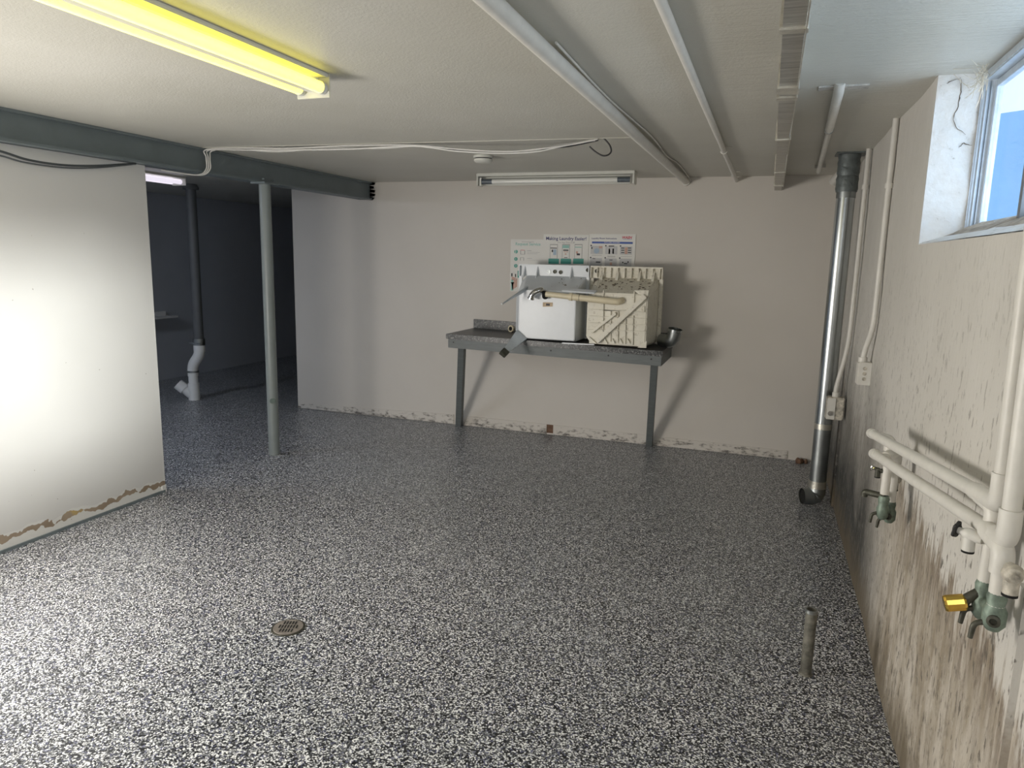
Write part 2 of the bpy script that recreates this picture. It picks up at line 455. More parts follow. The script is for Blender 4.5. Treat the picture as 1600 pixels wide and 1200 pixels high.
class MB:
    def __init__(self):
        self.bm = bmesh.new()
    def hexa(self, c8):
        v = [self.bm.verts.new(p) for p in c8]
        for f in ((0, 3, 2, 1), (4, 5, 6, 7), (0, 1, 5, 4), (1, 2, 6, 5), (2, 3, 7, 6), (3, 0, 4, 7)):
            self.bm.faces.new([v[i] for i in f])
        return self
    def box(self, x0, x1, y0, y1, z0, z1):
        return self.hexa([(x0, y0, z0), (x1, y0, z0), (x1, y1, z0), (x0, y1, z0), (x0, y0, z1), (x1, y0, z1), (x1, y1, z1), (x0, y1, z1)])
    def bar(self, a, b_, w, h, up=(0, 0, 1), w2=None, h2=None):
        """rectangular bar from a to b; w across, h along up"""
        a, b_ = Vector(a), Vector(b_)
        d = (b_ - a).normalized()
        s = d.cross(Vector(up)).normalized()
        t = s.cross(d).normalized()
        w2 = w if w2 is None else w2
        h2 = h if h2 is None else h2
        q = lambda p, ww, hh: [p - s * ww / 2 - t * hh / 2, p + s * ww / 2 - t * hh / 2, p + s * ww / 2 + t * hh / 2, p - s * ww / 2 + t * hh / 2]
        return self.hexa(q(a, w, h) + q(b_, w2, h2))
    def tube(self, pts, r, seg=14, caps=True):
        pts = [Vector(p) for p in pts]
        n = len(pts)
        rs = r if isinstance(r, (list, tuple)) else [r] * n
        tang = []
        for i in range(n):
            t = (pts[min(i + 1, n - 1)] - pts[max(i - 1, 0)])
            tang.append(t.normalized() if t.length > 1e-9 else Vector((0, 0, 1)))
        ref = Vector((0, 0, 1)) if abs(tang[0].z) < 0.9 else Vector((1, 0, 0))
        s = tang[0].cross(ref).normalized()
        rings = []
        for i in range(n):
            s = (s - tang[i] * s.dot(tang[i]))
            s = s.normalized() if s.length > 1e-6 else tang[i].orthogonal().normalized()
            t = tang[i].cross(s)
            rings.append([self.bm.verts.new(pts[i] + (s * math.cos(2 * PI * k / seg) + t * math.sin(2 * PI * k / seg)) * rs[i]) for k in range(seg)])
        for i in range(n - 1):
            for k in range(seg):
                self.bm.faces.new([rings[i][k], rings[i][(k + 1) % seg], rings[i + 1][(k + 1) % seg], rings[i + 1][k]])
        if caps:
            self.bm.faces.new(rings[0][::-1])
            self.bm.faces.new(rings[-1])
        return self
    def lathe(self, prof, o, axis=(0, 0, 1), seg=20, caps=True):
        """profile of (radius, height along axis)"""
        o, ax = Vector(o), Vector(axis).normalized()
        s = ax.orthogonal().normalized(); t = ax.cross(s)
        rings = []
        for r, h in prof:
            rings.append([self.bm.verts.new(o + ax * h + (s * math.cos(2 * PI * k / seg) + t * math.sin(2 * PI * k / seg)) * max(r, 1e-5)) for k in range(seg)])
        for i in range(len(rings) - 1):
            for k in range(seg):
                self.bm.faces.new([rings[i][k], rings[i][(k + 1) % seg], rings[i + 1][(k + 1) % seg], rings[i + 1][k]])
        if caps:
            self.bm.faces.new(rings[0][::-1])
            self.bm.faces.new(rings[-1])
        return self
    def prism(self, poly, d):
        poly = [Vector(p) for p in poly]; d = Vector(d)
        a = [self.bm.verts.new(p) for p in poly]
        c = [self.bm.verts.new(p + d) for p in poly]
        n = len(a)
        self.bm.faces.new(a[::-1]); self.bm.faces.new(c)
        for i in range(n):
            self.bm.faces.new([a[i], a[(i + 1) % n], c[(i + 1) % n], c[i]])
        return self
    def loft(self, rings, cap0=True, cap1=True):
        R_ = [[self.bm.verts.new(p) for p in r] for r in rings]
        n = len(R_[0])
        for i in range(len(R_) - 1):
            for k in range(n):
                self.bm.faces.new([R_[i][k], R_[i][(k + 1) % n], R_[i + 1][(k + 1) % n], R_[i + 1][k]])
        if cap0: self.bm.faces.new(R_[0][::-1])
        if cap1: self.bm.faces.new(R_[-1])
        return self
    def build(self, name, mat, parent=None, angle=40, bevel=0.0):
        bm = self.bm
        bmesh.ops.recalc_face_normals(bm, faces=bm.faces[:])
        if bevel:
            bmesh.ops.bevel(bm, geom=[e for e in bm.edges if len(e.link_faces) == 2 and e.calc_face_angle(0) > 0.6], offset=bevel, segments=2, affect='EDGES', clamp_overlap=True)
        for f in bm.faces: f.smooth = True
        lim = math.radians(angle)
        for e in bm.edges:
            e.smooth = len(e.link_faces) == 2 and e.calc_face_angle(0) < lim
        org = Vector((0, 0, 0))
        if parent is not None:
            org = origin_of(parent)
        else:
            # origin at the base centre
            co = [v.co for v in bm.verts]
            org = Vector(((min(c.x for c in co) + max(c.x for c in co)) / 2, (min(c.y for c in co) + max(c.y for c in co)) / 2, min(c.z for c in co)))
        if org.length: bmesh.ops.translate(bm, verts=bm.verts[:], vec=-org)
        me = bpy.data.meshes.new(name)
        bm.to_mesh(me); bm.free()
        me.materials.append(mat)
        o = bpy.data.objects.new(name, me)
        COL.objects.link(o)
        if parent is not None:
            o.parent = parent
            ORG[o] = org
        else:
            o.location = org
            ORG[o] = org
        return o

def struct(mb, name, mat, parent=None):
    o = mb.build(name, mat, parent)
    if parent is None: o['kind'] = 'structure'
    return o

# ------------------------------------------------------------------ the setting
struct(MB().box(-7.0, 0.75, -1.9, 12.2, -0.12, 0), 'floor', M['floor'])
struct(MB().box(-7.0, 0.72, -1.9, 12.2, H, H + 0.15), 'ceiling', M['ceiling'])
struct(MB().box(-4.306, 0.62, YB, YB + 0.12, 0, H), 'wall_back', M['wall'])
struct(MB().box(XL - 0.12, XL, -1.8, 3.386, 0, 1.995), 'wall_left', M['left_wall'])
struct(MB().box(XL - 0.12, 0.62, -1.9, -1.8, 0, H), 'wall_front', M['wall'])
struct(MB().box(HALL - 0.1, HALL, -1.8, 12, 0, H), 'wall_hall_left', M['hall_wall'])
struct(MB().box(HALL, 0.6, 12, 12.1, 0, H), 'wall_hall_end', M['hall_wall'])
struct(MB().box(HALL, XL - 0.12, -1.9, -1.8, 0, H), 'wall_hall_front', M['hall_wall'])
struct(MB().box(0.5, 0.62, YB + 0.12, 12, 0, H), 'wall_hall_right', M['hall_wall'])

# right wall: a slightly uneven poured-concrete face with an opening for the window
WY0, WY1, WZ0 = 1.50, 2.925, 1.583
mb = MB(); bm = mb.bm
ys = sorted(set([round(-1.8 + 0.07 * i, 4) for i in range(110)] + [WY0, WY1, 5.853]))
ys = [y for y in ys if y <= 5.853 and not (0 < abs(y - WY0) < 0.03) and not (0 < abs(y - WY1) < 0.03)]
zs = sorted(set([round(0.07 * i, 4) for i in range(31)] + [WZ0, H]))
zs = [z for z in zs if not (0 < abs(z - WZ0) < 0.03) and z <= H]
grid = {}
for i, y in enumerate(ys):
    for j, z in enumerate(zs):
        dx = 0.010 * noise.noise(Vector((y * 1.7, z * 1.7, 3.1))) + 0.003 * noise.noise(Vector((y * 9, z * 9, 1)))
        if WY0 - 0.1 <= y <= WY1 + 0.1 and z >= WZ0 - 0.1: dx = 0.0
        if z == WZ0 and WY0 < y < WY1: dx = 0.004 * noise.noise(Vector((y * 30, 0, 5)))
        grid[i, j] = bm.verts.new((XR + dx, y, z))
for i in range(len(ys) - 1):
    for j in range(len(zs) - 1):
        if ys[i] >= WY0 - 1e-6 and ys[i + 1] <= WY1 + 1e-6 and zs[j] >= WZ0 - 1e-6: continue
        bm.faces.new([grid[i, j], grid[i, j + 1], grid[i + 1, j + 1], grid[i + 1, j]])
# closed back so that the wall has its thickness
XO = 0.682
def back(y0, y1, z0, z1):
    vs_ = [bm.verts.new(p) for p in ((XO, y0, z0), (XO, y1, z0), (XO, y1, z1), (XO, y0, z1))]
    bm.faces.new(vs_)
back(-1.8, YB, 0, WZ0); back(-1.8, WY0, WZ0, H); back(WY1, YB, WZ0, H)
wr = struct(mb, 'wall_right', M['concrete'])

# chalky reveal faces around the window (part of the wall)
def rough_patch(name, f, nu, nv, amp, mat, parent):
    mb = MB(); g = [[None] * (nv + 1) for _ in range(nu + 1)]
    for i in range(nu + 1):
        for j in range(nv + 1):
            p, nrm = f(i / nu, j / nv)
            k = amp if 0 < i < nu and 0 < j < nv else 0
            g[i][j] = mb.bm.verts.new(Vector(p) + Vector(nrm) * (k * noise.noise(Vector(p) * 14)))
    for i in range(nu):
        for j in range(nv):
            mb.bm.faces.new([g[i][j], g[i + 1][j], g[i + 1][j + 1], g[i][j + 1]])
    return mb.build(name, mat, parent, angle=80)
rough_patch('reveal_jamb', lambda a, c: ((XR + (XO - XR) * a, WY1 - 0.001, WZ0 + (H - WZ0) * c), (0, -1, 0)), 10, 26, 0.010, M['reveal'], wr)
rough_patch('reveal_jamb', lambda a, c: ((XR + (XO - XR) * a, WY0 + 0.001, WZ0 + (H - WZ0) * c), (0, 1, 0)), 6, 10, 0.008, M['reveal'], wr)
rough_patch('reveal_sill', lambda a, c: ((XR - 0.004 + 0.070 * a, WY0 + (WY1 - WY0) * c, WZ0 + 0.002 + 0.026 * a), (0, 0, 1)), 5, 60, 0.009, M['reveal'], wr)
rough_patch('dirty_sill', lambda a, c: ((XR + 0.060 + 0.130 * a, WY0 + (WY1 - WY0) * c, WZ0 + 0.024 + 0.056 * a), (0, 0, 1)), 5, 60, 0.012, M['sill_dirt'], wr)
# cracks that run down the far reveal (thin recessed lines)
mb = MB()
for pts in ([(1502, 122), (1503, 140), (1496, 165), (1491, 192), (1509, 210)], [(1498, 231), (1505, 224), (1518, 226)], [(1470, 135), (1484, 128), (1500, 122)]):
    P = smooth_path([seen(x, y, 1, WY1 - 0.003) for x, y in pts], 5)
    P = [p + Vector((random.uniform(-.003, .003), 0, random.uniform(-.003, .003))) for p in P]
    mb.tube(P, [0.0004 + 0.0016 * math.sin(PI * (i + 0.5) / len(P)) * random.uniform(0.3, 1) for i in range(len(P))], 5)
tag(mb.build('plaster_crack', M['grime'], wr), kind='stuff')

# window
wn = bpy.data.objects.new('window_1', None); COL.objects.link(wn); wn['kind'] = 'structure'
wn.location = (0.65, 2.2, 1.63); ORG[wn] = Vector((0.65, 2.2, 1.63))
FX = 0.618
MB().box(FX, FX + 0.06, WY1 - 0.016, WY1, 1.60, H).build('window_frame_jamb', M['alu'], wn, bevel=0.004)
MB().box(FX, FX + 0.06, WY0, WY0 + 0.035, 1.60, H).build('window_frame_jamb', M['alu'], wn, bevel=0.004)
MB().box(FX, FX + 0.06, WY0 + 0.035, WY1 - 0.035, H - 0.03, H).build('window_frame_head', M['alu'], wn, bevel=0.004)
MB().box(FX, FX + 0.06, WY0 + 0.035, WY1 - 0.035, 1.60, 1.632).build('window_frame_sill', M['alu_dark'], wn, bevel=0.004)
def sash(y0, y1, x):
    s_ = MB()
    s_.box(x, x + 0.022, y0, y0 + 0.022, 1.632, H - 0.03); s_.box(x, x + 0.022, y1 - 0.022, y1, 1.632, H - 0.03)
    s_.box(x, x + 0.022, y0 + 0.022, y1 - 0.022, 1.632, 1.655); s_.box(x, x + 0.022, y0 + 0.022, y1 - 0.022, H - 0.052, H - 0.03)
    sa = s_.build('window_sash', M['alu'], wn, bevel=0.002)
    MB().box(x + 0.009, x + 0.012, y0 + 0.022, y1 - 0.022, 1.655, H - 0.052).build('window_pane', M['glass'], sa)
sash(2.42, WY1 - 0.020, FX + 0.034)
sash(WY0 + 0.035, 2.45, FX + 0.058)
MB().box(FX + 0.020, FX + 0.045, 2.400, 2.425, 1.632, H - 0.03).build('window_mullion', M['alu_dark'], wn)

for xx in (FX + 0.012, FX + 0.024):
    MB().box(xx, xx + 0.004, WY1 - 0.024, WY1 - 0.014, 1.632, H - 0.03).build('window_track', M['alu'], wn)
# outside: gravel at sill level and the painted end wall of the window well
struct(MB().box(0.71, 7, -3, 9, 1.40, 1.50), 'ground', M['ground'])
mb = MB()
top = [(0.71, 2.105)] + [(0.71 + 0.12 * k, 2.105 + 0.06 * math.sin(min(1, k / 6) * PI / 2)) for k in range(1, 12)]
mb.prism([(x, 3.5, z) for x, z in top] + [(top[-1][0], 3.5, 1.5), (0.71, 3.5, 1.5)], (0, 0.15, 0))
struct(mb, 'wall_outside', M['snow'])

# ceiling seam and leftover skirting boards
struct(MB().bar((XL + 0.08, 3.775, H - 0.001), (-0.70, 3.955, H - 0.001), 0.012, 0.004), 'trim_1', M['ceiling'])
def ragged_board(x0, x1, h0, h1):
    mb = MB(); n = max(4, int((x1 - x0) / 0.05)); front, bk = [], []
    lo, hi = [], []
    for i in range(n + 1):
        t = i / n; x = x0 + (x1 - x0) * t
        z0 = 0.004 + 0.008 * max(0, noise.noise(Vector((x * 9, 1, 0)))); z1 = h0 + (h1 - h0) * t + 0.0035 * noise.noise(Vector((x * 14, 5, 0)))
        lo.append((x, z0)); hi.append((x, z1))
    rings = [[(x, YB - 0.008, z0), (x, YB - 0.008, z1), (x, YB, z1), (x, YB, z0)] for (x, z0), (_, z1) in zip(lo, hi)]
    mb.loft(rings)
    return mb
bb = [(-4.30, -2.62, 0.050, 0.090), (-2.60, -1.735, 0.090, 0.088), (-1.675, -0.845, 0.088, 0.080), (-0.835, 0.23, 0.080, 0.068)]
for k, (a, c, h0, h1) in enumerate(bb):
    struct(ragged_board(a, c, h0, h1), 'baseboard_back' if k == 0 else 'baseboard_back.%03d' % k, M['baseboard'])
struct(MB().box(-1.735, -1.675, YB - 0.003, YB, 0.012, 0.086), 'trim_2', M['brown'])
struct(MB().box(XL, XL + 0.010, -1.8, 3.375, 0.0, 0.016), 'baseboard_left', M['beam'])
MBc = MB().box(XL - 0.005, XL + 0.006, 3.355, 3.387, 0.0, 0.045)
struct(MBc, 'trim_3', M['reveal'])
# brown rubble in the far right corner
mb = MB()
for i in range(7):
    c = Vector((0.30 + 0.14 * random.random(), YB - 0.04 - 0.05 * random.random(), 0.012))
    s_ = 0.014 + 0.014 * random.random()
    mb.loft([[c + Vector((math.cos(k * PI / 3 + i) * s_ * f, math.sin(k * PI / 3 + i) * s_ * f, z)) for k in range(6)] for f, z in ((0.8, -0.012), (1, 0.004), (0.4, 0.02))])
rb = mb.build('rubble', M['brown']); tag(rb, 'brown crumbs of broken board in the far floor corner', 'rubble', kind='stuff')

# ------------------------------------------------------------------ steel beam and column
BX0, BX1, BZ = XL - 0.055, XL + 0.075, 1.997
t = thing('steel_beam', (XL, 2.0, BZ), 'long dark grey painted steel I-beam under the ceiling', 'beam')
MB().box(BX0, BX1, -1.8, YB - 0.012, BZ, BZ + 0.013).build('bottom_flange', M['beam'], t)
MB().box(BX0, BX1, -1.8, YB - 0.012, H - 0.014, H - 0.001).build('top_flange', M['beam'], t)
MB().box(XL + 0.035, XL + 0.052, -1.8, YB - 0.012, BZ + 0.013, H - 0.014).build('web', M['beam'], t)
mb = MB()
for k in range(5):
    z = BZ - 0.004 + k * 0.033
    mb.loft([[(BX1 - 0.01 + 0.022 * random.random() + dx, YB - 0.014 + dy, z + dz) for dx, dy, dz in ((-.03, 0, 0), (.012, 0, 0), (.02, 0, .02), (-.03, 0, .03))] for dy in (0, 0.012)])
tag(mb.build('plaster_chips', M['plaster'], t), kind='stuff')

CX, CY = -3.443, 4.372
t = thing('support_column', (CX, CY, 0), 'slim grey round steel post holding up the dark beam', 'column')
MB().tube([(CX, CY, 0.0), (CX, CY, BZ - 0.01)], 0.0405, 24).build('shaft', M['column'], t)
MB().box(CX - 0.06, CX + 0.06, CY - 0.075, CY + 0.075, BZ - 0.012, BZ).build('cap_plate', M['beam'], t)
mb = MB()
for dy in (-0.055, 0.055):
    MB().lathe([(0.009, 0), (0.009, 0.012)], (CX + 0.035, CY + dy, BZ + 0.013), seg=6).build('bolt', M['beam'], t)
mb = MB(); p = Vector((CX, CY, 0.42)); d = (Vector((0, 0, 0.42)) - p); d.z = 0; d.normalize()
mb.lathe([(0.022, 0.0380), (0.020, 0.0412)], p, d, 14)
mb.build('paint_patch', M['patch'], t)

# ------------------------------------------------------------------ ceiling lights
FY1 = 2.365
t = thing('fluorescent_light', (-1.635, 1.2, H), 'lit ceiling strip light with two glowing yellow tubes', 'ceiling light')
MB().box(-1.700, -1.565, -0.10, FY1, H - 0.014, H).build('pan', M['fixture'], t, bevel=0.003)
mb = MB().prism([(-1.662, -0.10, H - 0.014), (-1.608, -0.10, H - 0.014), (-1.617, -0.10, H - 0.060), (-1.653, -0.10, H - 0.060)], (0, FY1 + 0.10, 0))
mb.build('channel', M['fixture'], t)
MB().box(-1.703, -1.562, FY1, FY1 + 0.006, H - 0.082, H).build('end_plate', M['fixture'], t, bevel=0.002)
for x in (-1.590, -1.680):
    MB().tube([(x, -0.06, H - 0.050), (x, FY1 - 0.022, H - 0.050)], 0.0205, 20).build('lamp_tube', M['tube_yellow'], t)
    MB().lathe([(0.0225, 0), (0.0225, 0.02)], (x, FY1 - 0.022, H - 0.050), (0, 1, 0), 20).build('socket', M['fixture'], t)

t = thing('fluorescent_light', (-1.60, 5.40, H), 'unlit white single-tube strip light close to the back wall', 'ceiling light')
X0, X1, FY = -2.222, -0.985, 5.40
MB().box(X0, X1, FY - 0.045, FY + 0.06, H - 0.022, H).build('pan', M['fixture'], t, bevel=0.002)
MB().box(X0 + 0.02, X1 - 0.02, FY + 0.035, FY + 0.06, H - 0.085, H - 0.022).build('back_reflector', M['fixture'], t)
for x in (X0, X1 - 0.014):
    MB().box(x, x + 0.014, FY - 0.045, FY + 0.06, H - 0.092, H - 0.022).build('end_bracket', M['fixture'], t, bevel=0.002)
MB().tube([(X0 + 0.12, FY - 0.005, H - 0.060), (X1 - 0.13, FY - 0.005, H - 0.060)], 0.019, 18).build('lamp_tube', M['tube_off'], t)
MB().tube([(X0 + 0.014, FY - 0.005, H - 0.060), (X0 + 0.12, FY - 0.005, H - 0.060)], 0.0188, 18).build('blackened_tube_end', M['tube_black'], t)
MB().tube([(X1 - 0.13, FY - 0.005, H - 0.060), (X1 - 0.014, FY - 0.005, H - 0.060)], 0.0188, 18).build('blackened_tube_end', M['tube_black'], t)
for x in (X0 + 0.014, X1 - 0.034):
    MB().box(x, x + 0.02, FY - 0.028, FY + 0.020, H - 0.090, H - 0.03).build('lamp_holder', M['chrome'], t)

t = thing('fluorescent_light', (-5.4, 4.4, H), 'lit white strip light in the dark hall behind the left wall', 'ceiling light')
q = seen(283, 287, 2, H - 0.06)
HX, HY = q.x, q.y
MB().box(HX - 0.10, HX + 0.05, HY - 1.3, HY, H - 0.02, H).build('pan', M['fixture'], t)
MB().box(HX - 0.10, HX + 0.05, HY, HY + 0.006, H - 0.075, H).build('end_plate', M['fixture'], t)
for x in (HX - 0.075, HX + 0.022):
    MB().tube([(x, HY - 1.28, H - 0.048), (x, HY - 0.03, H - 0.048)], 0.021, 18).build('lamp_tube', M['tube_lilac'], t)

t = thing('smoke_detector', (-1.80, 4.45, H), 'small round white smoke detector on the ceiling', 'smoke detector')
MB().lathe([(0.062, 0), (0.064, -0.010), (0.064, -0.016)], (-1.80, 4.45, H), seg=30).build('base', M['fixture'], t)
MB().lathe([(0.054, -0.016), (0.054, -0.024)], (-1.80, 4.45, H), seg=30).build('vent_slot', M['dark'], t)
MB().lathe([(0.060, -0.022), (0.060, -0.034), (0.050, -0.043), (0.020, -0.046)], (-1.80, 4.45, H), seg=30).build('cover', M['fixture'], t)

# ------------------------------------------------------------------ pipes under the ceiling
def clamp(mb, x, y, r, z):
    mb.tube([(x + math.cos(a) * (r + 0.003), y, z + math.sin(a) * (r + 0.003)) for a in np.linspace(-0.2, -PI + 0.2, 9)], 0.003, 6)
t = thing('ceiling_pipe', (-0.70, 3.0, H), 'thick white pipe crossing the ceiling, left of the thinner pipe', 'pipe', None)
MB().tube([(-0.714, -1.8, H - 0.028), (-0.672, YB - 0.012, H - 0.032)], 0.0255, 20).build('pipe', M['pipe_white'], t)
MB().tube([(-0.672, YB - 0.035, H - 0.032), (-0.672, YB, H - 0.032)], 0.033, 20).build('end_collar', M['pipe_white'], t)
MB().tube(smooth_path([(-0.66, 2.2, H - 0.006), (-0.668, 3.0, H - 0.006), (-0.640, 3.9, H - 0.007), (-0.655, 4.6, H - 0.010), (-0.635, 5.0, H - 0.006), (-0.648, 5.8, H - 0.008)]), 0.004, 8).build('side_wire', M['pipe_white'], t)
t = thing('ceiling_pipe', (-0.305, 3.0, H), 'thin white pipe under the ceiling between thick pipe and foil duct', 'pipe', None)
MB().tube([(-0.306, -1.8, H - 0.017), (-0.306, 4.3, H - 0.017), (-0.303, 4.55, H - 0.024), (-0.300, YB, H - 0.030)], 0.0145, 18).build('pipe', M['pipe_white'], t)
for y in (4.38, 5.55):
    mb = MB(); clamp(mb, -0.305, y, 0.0145, H - 0.020); mb.box(-0.29, -0.262, y - 0.01, y + 0.01, H - 0.004, H); mb.build('pipe_clamp', M['pipe_white'], t)
t = thing('ceiling_pipe', (0.215, 4.2, H), 'short greenish white pipe length on the ceiling near the window', 'pipe', None)
A, B_ = seen(1310, 146, 2, H - 0.022), seen(1279, 268, 2, H - 0.028)
mid = A.lerp(B_, 0.32)
MB().tube([A + Vector((0, -0.05, 0.03)), A, mid], 0.0185, 18).build('wide_sleeve', M['pipe_white'], t)
MB().tube([mid, B_], 0.0145, 18).build('pipe', M['pipe_white'], t)
MB().tube([mid - (B_ - A).normalized() * 0.01, mid + (B_ - A).normalized() * 0.012], 0.0205, 18).build('joint_ring', M['galv'], t)
for dx, dy in ((-0.0235, -0.105), (0.0235, -0.145)):
    MB().box(B_.x + dx - 0.009, B_.x + dx + 0.009, B_.y + dy - 0.012, B_.y + dy + 0.012, H - 0.022, H).build('clip', M['pipe_white'], t)
MB().box(A.x - 0.07, A.x + 0.10, A.y - 0.03, A.y + 0.03, H - 0.005, H).build('plaster_patch', M['plaster'], t)

# rectangular foil-wrapped duct
t = thing('ceiling_duct', (0.01, 3.0, H), 'flat foil-wrapped metal duct running along the ceiling', 'duct')
xc = lambda y: 0.006 - 0.0012 * (y - 2)
mb = MB()
rings = []
yy = [-1.8, 0.5, 1.6, 1.9, 2.2, 2.5, 2.62, 2.75, 3.1, 3.5, 4.0, 4.5, 5.0, 5.4, YB - 0.002]
for y in yy:
    w = 0.0255 + 0.0012 * math.sin(y * 23); x = xc(y); z = 2.06 - 0.006 * (y - 1.5) * 0.6
    rings.append([(x - w, y, z), (x + w, y, z), (x + w, y, H), (x - w, y, H)])
mb.loft(rings); mb.build('duct', M['foil_duct'], t)
for y, dy, k in ((1.95, 0.02, 'foil'), (2.58, 0.05, 'foil'), (2.70, 0.025, 'foil'), (3.55, 0.015, 'foil'), (4.75, 0.02, 'foil'), (5.5, 0.03, 'foil')):
    z = 2.06 - 0.0036 * (y - 1.5); x = xc(y); w = 0.0325
    mb = MB(); rr = []
    for q in (-1, -0.3, 0.4, 1):
        j = lambda: 0.004 * (random.random() - 0.5)
        rr.append([(x - w + j(), y + dy * q, z - 0.005 + j()), (x + w + j(), y + dy * q, z - 0.005 + j()), (x + w + j(), y + dy * q, H), (x - w + j(), y + dy * q, H)])
    mb.loft(rr); mb.build('tape_band', M[k], t)
MB().box(xc(2) + 0.0262, xc(2) + 0.0292, -1.8, YB - 0.004, 2.048, 2.056).build('edge_tape', M['foil'], t)

# ------------------------------------------------------------------ cables
def strand(pts, r, mat, parent, name='cable_strand'):
    return MB().tube(smooth_path(pts), r, 7).build(name, mat, parent)
zc = H - 0.012
t = thing('cable_bundle', (-1.9, 3.9, zc), 'loose white cables strung across the ceiling from the beam', 'cable')
cl = lambda x: 3.775 + (x + 3.43) * (3.955 - 3.775) / (2.73)
def ceil_strand(k, sags, x_end, mat, drop=True):
    pts = []
    if drop:
        y0 = cl(-3.43) + 0.01 * k
        pts += [(-3.52, y0 - 0.24 - .02 * k, BZ - 0.012), (-3.44, y0 - 0.06, BZ - 0.02), (-3.415 + 0.006 * k, y0, BZ + 0.02), (-3.418 + .006 * k, y0 + 0.01, H - 0.06), (-3.40, y0 + 0.015 * k, H - 0.012)]
    for x, s_ in sags:
        pts.append((x, cl(x) + 0.012 * k - 0.01, H - 0.006 - s_))
    strand(pts, 0.0042, mat, t)
ceil_strand(0, [(-3.1, 0.004), (-2.8, 0.012), (-2.4, 0.004), (-2.0, 0.010), (-1.75, 0.035), (-1.45, 0.055), (-1.25, 0.045), (-1.05, 0.022), (-0.93, 0.0)], 0, M['cable_white'])
ceil_strand(1, [(-3.1, 0.015), (-2.8, 0.020), (-2.4, 0.022), (-2.0, 0.014), (-1.75, 0.045), (-1.5, 0.062), (-1.28, 0.058), (-1.12, 0.03), (-0.96, 0.0)], 0, M['cable_white'])
ceil_strand(2, [(-3.2, 0.006), (-2.9, 0.026), (-2.55, 0.012), (-2.2, 0.020), (-1.9, 0.008), (-1.7, 0.040), (-1.4, 0.060), (-1.15, 0.024), (-0.95, 0.002)], 0, M['cable_white'])
ceil_strand(3, [(-2.0, 0.006), (-1.72, 0.042), (-1.45, 0.052), (-1.15, 0.034), (-1.05, 0.022), (-0.935, 0.0)], 0, M['cable_black'], False)
pl = [(943, 216), (952, 226), (955, 236), (950, 242), (941, 243), (930, 237), (921, 229)]
strand([seen(x, y, 1, 3.945) for x, y in pl], 0.0046, M['cable_black'], t, 'cable_tail')
t = thing('sagging_cable', (XL + 0.02, 2.6, 1.95), 'dark grey cables drooping below the beam on the left wall', 'cable')
for dz, pts in ((0, [(-60, 222), (0, 236), (45, 250), (100, 258), (150, 259), (190, 257), (212, 256)]), (1, [(-60, 231), (0, 243), (40, 254), (100, 262), (150, 262), (195, 258), (212, 256)])):
    strand([seen(x, y, 0, XL + 0.018 + 0.01 * dz) for x, y in pts], 0.006 if dz == 0 else 0.0045, M['cable_grey'], t)

# ------------------------------------------------------------------ hall: soil stack and wall shelf
t = thing('soil_stack', (-5.43, 5.75, 0), 'grey iron pipe joining white plastic fittings in the dark hall', 'pipe')
sp_ = lambda x, y: seen(x, y, 1, 5.75)
MB().tube([(-5.400, 5.75, 0.60), (-5.400, 5.75, H)], 0.047, 20).build('iron_pipe', M['stack_grey'], t)
MB().lathe([(0.075, 0), (0.075, 0.02), (0.055, 0.05)][::-1], (-5.400, 5.75, H - 0.05), seg=20).build('ceiling_flange', M['stack_grey'], t)
mb = MB().lathe([(0.058, 0.57), (0.058, 0.635)], (-5.400, 5.75, 0), seg=20); mb.box(-5.47, -5.335, 5.69, 5.70, 0.585, 0.60)
mb.build('coupling', M['galv_dull'], t)
MB().tube(fillet([(-5.400, 5.75, 0.585), (-5.400, 5.75, 0.475), (-5.49, 5.74, 0.36), (-5.49, 5.74, 0.25)], 0.06, 5), 0.052, 20).build('offset_bend', M['pvc'], t)
MB().tube([(-5.400, 5.75, 0.585), (-5.400, 5.75, 0.50)], 0.056, 20).build('bend_collar', M['pvc'], t)
MB().lathe([(0.058, 0.285), (0.058, 0.305)], (-5.49, 5.74, 0), seg=20).build('hose_clamp', M['galv_dull'], t)
MB().tube([(-5.49, 5.74, 0), (-5.49, 5.74, 0.30)], 0.046, 20).build('lower_pipe', M['pvc'], t)
MB().tube([(-5.49, 5.74, 0.0), (-5.49, 5.74, 0.175)], 0.056, 20).build('wye_body', M['pvc'], t)
MB().tube([(-5.49, 5.74, 0.03), (-5.585, 5.69, 0.125)], 0.046, 20).build('wye_branch', M['pvc'], t)
MB().tube([(-5.570, 5.698, 0.110), (-5.625, 5.670, 0.165)], 0.056, 20).build('cleanout_plug', M['pvc'], t)

t = thing('wall_shelf', (HALL, 6.1, 0.72), 'short white ledge shelf glimpsed in the hall past the left wall', 'shelf')
e = seen(274, 493, 0, HALL + 0.12)
MB().box(HALL, HALL + 0.16, e.y - 1.2, e.y, e.z - 0.02, e.z).build('shelf_board', M['pvc'], t)
MB().box(HALL, HALL + 0.03, e.y - 1.2, e.y - 0.05, e.z, e.z + 0.05).build('shelf_lip', M['pvc'], t)
mb = MB()
for dy in (-0.6, -1.1):
    MB().prism([(HALL, e.y + dy, e.z - 0.02), (HALL + 0.10, e.y + dy, e.z - 0.02), (HALL, e.y + dy, e.z - 0.06)], (0, 0.02, 0)).build('bracket', M['pvc'], t)

